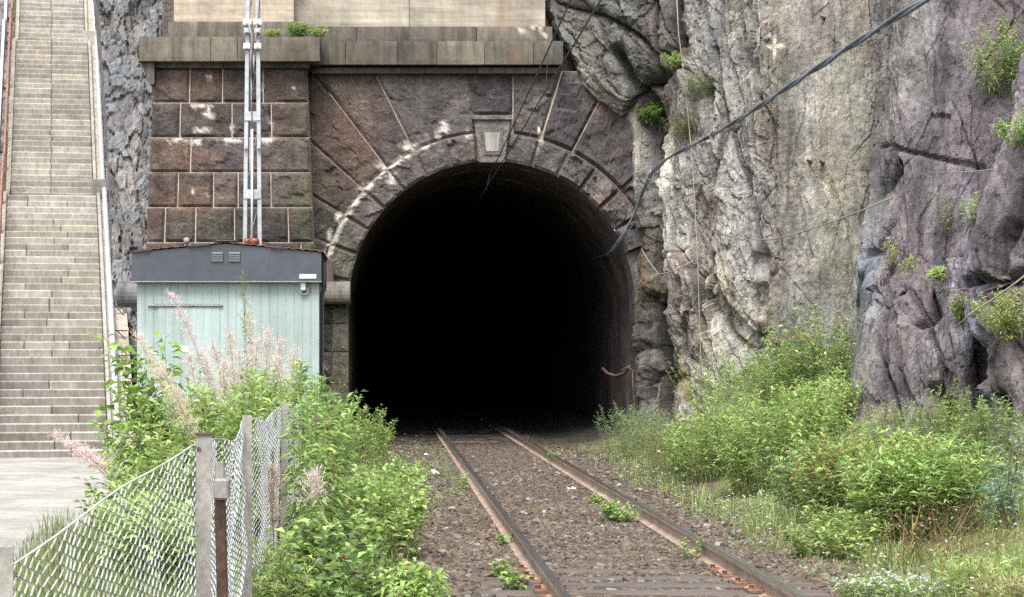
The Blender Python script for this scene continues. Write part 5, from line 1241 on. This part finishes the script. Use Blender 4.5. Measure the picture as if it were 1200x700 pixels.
cliffplant('fern like tuft in the crevice above the right spandrel', 760, 146, .35, 22, .10, [(.12, .22, .03), (.15, .26, .04)], 1.0, w=.12, leafW=.14)
cliffplant('dark green tuft in the upper rock crevice beside the rope', 788, 78, .4, 22, .08, GREEN, .8, w=.12)
cliffplant('wispy grass tuft on the pale block beside the rope', 800, 158, .6, 40, .10, [(.14, .16, .06), (.10, .12, .05)], .7, w=.3, leafW=.08)
cliffplant('wispy olive tuft on the streaked rock right of the rope', 815, 112, .5, 30, .10, [(.14, .17, .06), (.12, .15, .06)], .7, w=.25, leafW=.08)
cliffplant('small drooping sprig in the dark hollow under the outcrop', 1140, 500, .3, 6, .06, LIGHT, .5, w=.08)
# fallen boulder with an iron ring beside the tall clump
def boulder(label, px, py, Y, s_, seed, tint):
    p_ = P(px, py, Y); nU, nV = 26, 16; u = np.linspace(0, 2 * math.pi, nU, endpoint=False); v = np.linspace(0, math.pi, nV)
    UU, VV = np.meshgrid(u, v); d = np.stack([np.sin(VV) * np.cos(UU), np.sin(VV) * np.sin(UU), np.cos(VV)], -1)
    r_ = 1 + .28 * fbm(d * 1.8 + seed, 4, seed); q = d * r_[..., None]
    q = np.minimum(np.maximum(q, -np.array((1.1, 1.1, 1.0))), np.array((1.0, 1.1, 1.2))) * np.array(s_)
    i = np.arange(nU * nV).reshape(nV, nU); Fc = np.stack([i[:-1], np.roll(i[:-1], -1, 1), np.roll(i[1:], -1, 1), i[1:]], -1).reshape(-1, 4)
    c_ = np.array(tint) * (1 + .3 * fbm(q.reshape(-1, 3) * 4, 3, seed)[:, None]); o = link('boulder', new_mesh('boulder', q.reshape(-1, 3), Fc, c_), M['rock']); o.location = tuple(p_); return tag(o, label, 'boulder')
boulder('grey boulder lying against the left foot of the purple outcrop', 972, 482, 25.9, (.27, .26, .40), 4, (.095, .085, .095))
b = MB(); a = np.linspace(0, 2 * math.pi, 14); q = P(985, 458, 25.2); b.tube([(.045 * math.cos(t), 0, .045 * math.sin(t)) for t in a], .012, 6); b.tube([(.045, 0, 0), (.2, .12, -.01), (.45, .5, -.02)], .014, 6); o = b.build('iron_ring_bolt', M['rust']); o.location = tuple(q); tag(o, 'rusty iron ring bolt fixed in the rock above the boulder', 'ring bolt')

# ------------------------------------------------------------------ left-hand plants
FG = 'fireweeds in the thicket before the shed'; FL_ = 'tall fireweed with pale pink fluffy seed heads in front of the shed'
def fw(label, group, tpx, tpy, bpx, Y, **kw):
    x = at(bpx, Y); return fireweed(label, group, (x, Y, float(gz(x, Y))), P(tpx, tpy, Y), **kw)
for t_ in [(250, 405, 275, 20.5), (268, 390, 285, 21), (292, 372, 300, 21.5), (312, 385, 312, 20), (328, 400, 322, 20.5), (240, 420, 262, 19.5), (302, 400, 296, 19), (262, 425, 270, 18.5), (322, 420, 330, 18.8), (280, 412, 288, 19.6), (222, 418, 250, 18.6), (345, 412, 340, 20.2)]:
    fw(FL_, FG, *t_, fluff=130, leafL=.12)
fw('leaning fireweed whose pink seed head crosses the shed door', None, 200, 346, 282, 20.6, fluff=170, head=.42, fcols=[(.62, .50, .50), (.66, .57, .55), (.55, .42, .44)])
fw('slender green flower spike rising highest before the dark fascia', None, 284, 322, 296, 21.0, fluff=45, head=.25, fcols=[(.22, .24, .08), (.2, .2, .09)])
fw('leaning cream seeded fireweed at the left corner of the shed', None, 158, 392, 256, 17.6, fluff=190, head=.5, fcols=[(.62, .55, .44), (.68, .62, .52), (.56, .48, .38)])
fw('cream seeded fireweed drooping below the shed door', None, 188, 432, 262, 16.8, fluff=170, head=.45, fcols=[(.58, .48, .36), (.6, .52, .42)])
fw('fireweed with faded seed head drooping over the paved yard', None, 62, 512, 205, 17.0, fluff=150, head=.33, fcols=[(.62, .50, .48), (.66, .57, .53)], dens=20)
fw('second drooping seed head reaching over the paved yard', None, 95, 530, 200, 16.5, fluff=120, head=.3, fcols=[(.62, .50, .48), (.66, .57, .53)], dens=20)
def left(label, px, Y, rx, ry, h, nst, **kw):
    return clump(kw.pop('name', 'bush'), label, kw.pop('cat', 'bush'), at(px, Y), Y, rx, ry, h, nst, kw.pop('leafL', .10), kw.pop('leafW', .22), kw.pop('cols', LIGHT + GREEN), **kw)
left('dense green thicket of narrow leaves before the shed', 268, 18.2, .8, 1.0, 1.75, 140, lps=36, leafL=.11)
left('leafy thicket at the left rear of the chain link fence', 215, 16.6, .55, .7, 1.1, 90, lps=34)
left('dark green leafy thicket at the right corner of the shed', 335, 19.0, .55, .8, 1.55, 100, lps=38, leafL=.11, cols=GREEN)
left('light green weeds bordering the paved yard behind the fence', 185, 15.2, .45, .7, .75, 70, lps=28, cols=LIGHT)
# large leaved shrub reaching left over the yard
x_, y_ = at(205, 18.5), 18.5
sapling('broad leaved bright green shrub leaning over the paved yard', (x_, y_, float(gz(x_, y_))), [P(122, 395, 18.4), P(142, 405, 18.6), P(165, 420, 18.3), P(112, 490, 18.4), P(130, 475, 18.8), P(150, 455, 18.2), P(118, 520, 18.3), P(142, 500, 18.0), P(165, 470, 18.9), P(180, 450, 18.5), P(192, 400, 18.8), P(170, 520, 18.2), P(132, 440, 18.5), P(155, 490, 18.0), P(125, 540, 18.2), P(175, 495, 18.4)], .155, [(.20, .32, .06), (.24, .36, .09), (.16, .27, .05), (.28, .38, .12)], name='shrub', cat='shrub', leafW=.55, dens=46, droop=.25)
x_, y_ = at(125, 18.6), 18.6
sapling('low broad leaved shoot at the edge of the paved yard', (x_, y_, float(gz(x_, y_))), [P(100, 560, 18.5), P(95, 585, 18.4), P(118, 575, 18.6), P(130, 560, 18.7), P(110, 598, 18.4), P(145, 580, 18.3)], .11, [(.18, .29, .06), (.12, .21, .045)], name='shoot', cat='plant', leafW=.55, dens=40)
# leafy stand right of the last visible post
LG = 'leafy stems right of the fence'; LL = 'leafy upright stem with long drooping leaves right of the fence posts'
for t_ in [(352, 425, 352, 14.5), (372, 450, 368, 14.0), (388, 462, 380, 14.6), (360, 470, 360, 13.4), (380, 490, 376, 13.2), (398, 480, 392, 15.2), (344, 480, 348, 13.6), (368, 440, 372, 15.6), (392, 505, 386, 13.8), (350, 505, 354, 12.8), (374, 520, 372, 12.5), (404, 500, 398, 15.8)]:
    fw(LL, LG, *t_, fluff=0, leafL=.16, leafW=.19, cols=GREEN + [(.06, .12, .03)], dens=62, low=.05, el=(.55, -.55), name='leafy_stem')
fw('seeding fireweed in front of the farthest visible fence post', None, 318, 548, 326, 12.6, fluff=110, head=.5, fcols=[(.5, .38, .33), (.42, .3, .24)], dens=40)
fw('pinkish seed head low beside the leafy stems', None, 368, 556, 362, 11.8, fluff=60, head=.25, dens=50)
x_, y_ = at(392, 22.0), 22.0
sapling('thin sapling with pale round leaves before the tunnel mouth', (x_, y_, float(gz(x_, y_))), [P(418, 455, 22.0), P(412, 470, 21.8), P(378, 425, 22.2), P(398, 445, 22.1), P(408, 490, 21.9)], .09, [(.20, .32, .08), (.16, .27, .06)], dens=20, leafW=.6)
left('bright nettle like weeds at the left edge of the ballast', 440, 15.5, .38, 1.2, .75, 90, name='weed_clump', cat='weeds', lps=24, leafL=.075, leafW=.42, cols=LIGHT + GREEN, low=.05)
left('mixed green weeds beside the ballast halfway to the tunnel', 455, 20.5, .4, 1.6, .6, 90, name='weed_clump', cat='weeds', lps=22, leafL=.06, leafW=.35, cols=GREEN + LIGHT, low=.05)
left('weeds around the left jamb of the tunnel mouth', 425, 30.0, .5, 2.0, .9, 110, name='weed_clump', cat='weeds', lps=24, leafL=.07, leafW=.3, cols=GREEN, low=.05)
left('tangled bramble like weeds right of the nearest fence posts', 385, 11.8, .36, .8, .62, 80, name='weed_clump', cat='weeds', lps=26, leafL=.085, leafW=.42, cols=LIGHT + GREEN + BLUE, low=.03, hvar=.5)
left('low weeds with rounded leaves at the bottom edge left of the ballast', 400, 9.9, .3, .6, .40, 60, name='weed_clump', cat='weeds', lps=20, leafL=.07, leafW=.5, cols=GREEN + BLUE, low=.03)
left('drooping willow like weed at the bottom left of the ballast', 478, 11.6, .18, .35, .40, 26, name='weed_clump', cat='weeds', lps=26, leafL=.11, leafW=.2, cols=LIGHT + GREEN, low=.05, droop=.6)
left('weeds with long narrow leaves at the foot of the fence', 318, 11.4, .22, .6, .7, 50, name='weed_clump', cat='weeds', lps=28, leafL=.10, leafW=.13, cols=LIGHT + OLIVE, low=.05)
# small weeds between and beside the rails
for (px, py, h, lab) in ((649, 543, .28, 'small green weed beside the right rail near the tunnel'), (727, 612, .22, 'bushy weed patch inside the right rail'), (805, 656, .26, 'single leafy weed inside the right rail near the bottom'), (597, 640, .12, 'tiny sprout against the left rail'), (586, 676, .13, 'tiny leafy weed left of the left rail'), (600, 694, .13, 'tiny weed beside the left rail at the bottom edge'), (545, 575, .2, 'grassy weed tuft left of the left rail'), (700, 590, .12, 'faint green tuft in the middle of the track')):
    x, y = gp(px, py); clump('small_weed', lab, 'weed', x, y, .16 if 'patch' in lab else .05, .25 if 'patch' in lab else .06, h, 26 if 'patch' in lab else 7, .05, .4, LIGHT + GREEN, spread=.8, lps=12, low=.1)
# ferns and grass on the pier cornice
for px, s_, lab, n in ((350, .34, 'dark green fern growing on the ledge right of the mast', 26), (372, .22, 'light green fern at the right end of the pier ledge', 14), (320, .2, 'tuft of pale grass on the pier ledge beside the mast', 30)):
    q = P(px, 42, 37.2); o = clump('ledge_fern', lab, 'fern', q[0], q[1], .10, .06, s_, n, .075, .25 if n != 30 else .1, GREEN if n == 26 else LIGHT, spread=1.1, lps=20, z0=czp(43), low=.1)
# litter
def litter(label, px, py, s_, seed):
    x, y = gp(px, py); r_ = np.random.default_rng(seed); g_ = np.linspace(-1, 1, 5); A, B = np.meshgrid(g_, g_)
    Vp = np.stack([A * s_ + r_.normal(0, s_ * .15, A.shape), B * s_ * .8 + r_.normal(0, s_ * .15, A.shape), np.abs(r_.normal(0, s_ * .5, A.shape)) + .004], -1).reshape(-1, 3)
    Vq = np.concatenate([Vp, Vp + (0, 0, .003)]); f = grid_faces(5, 5); o = link('paper_scrap', new_mesh('paper_scrap', Vq, [f[:, ::-1], f + 25]), M['paper']); o.location = (x, y, float(gz(x, y)) + .03); return tag(o, label, 'litter')
litter('crumpled white scrap of paper between the rails', 670, 577, .05, 1); litter('white scrap of paper lying in the weeds left of the track', 509, 559, .06, 2); litter('small white scrap on the ballast near the left weeds', 489, 653, .022, 3); litter('tiny white scrap in the weeds near the tunnel', 499, 536, .03, 4)
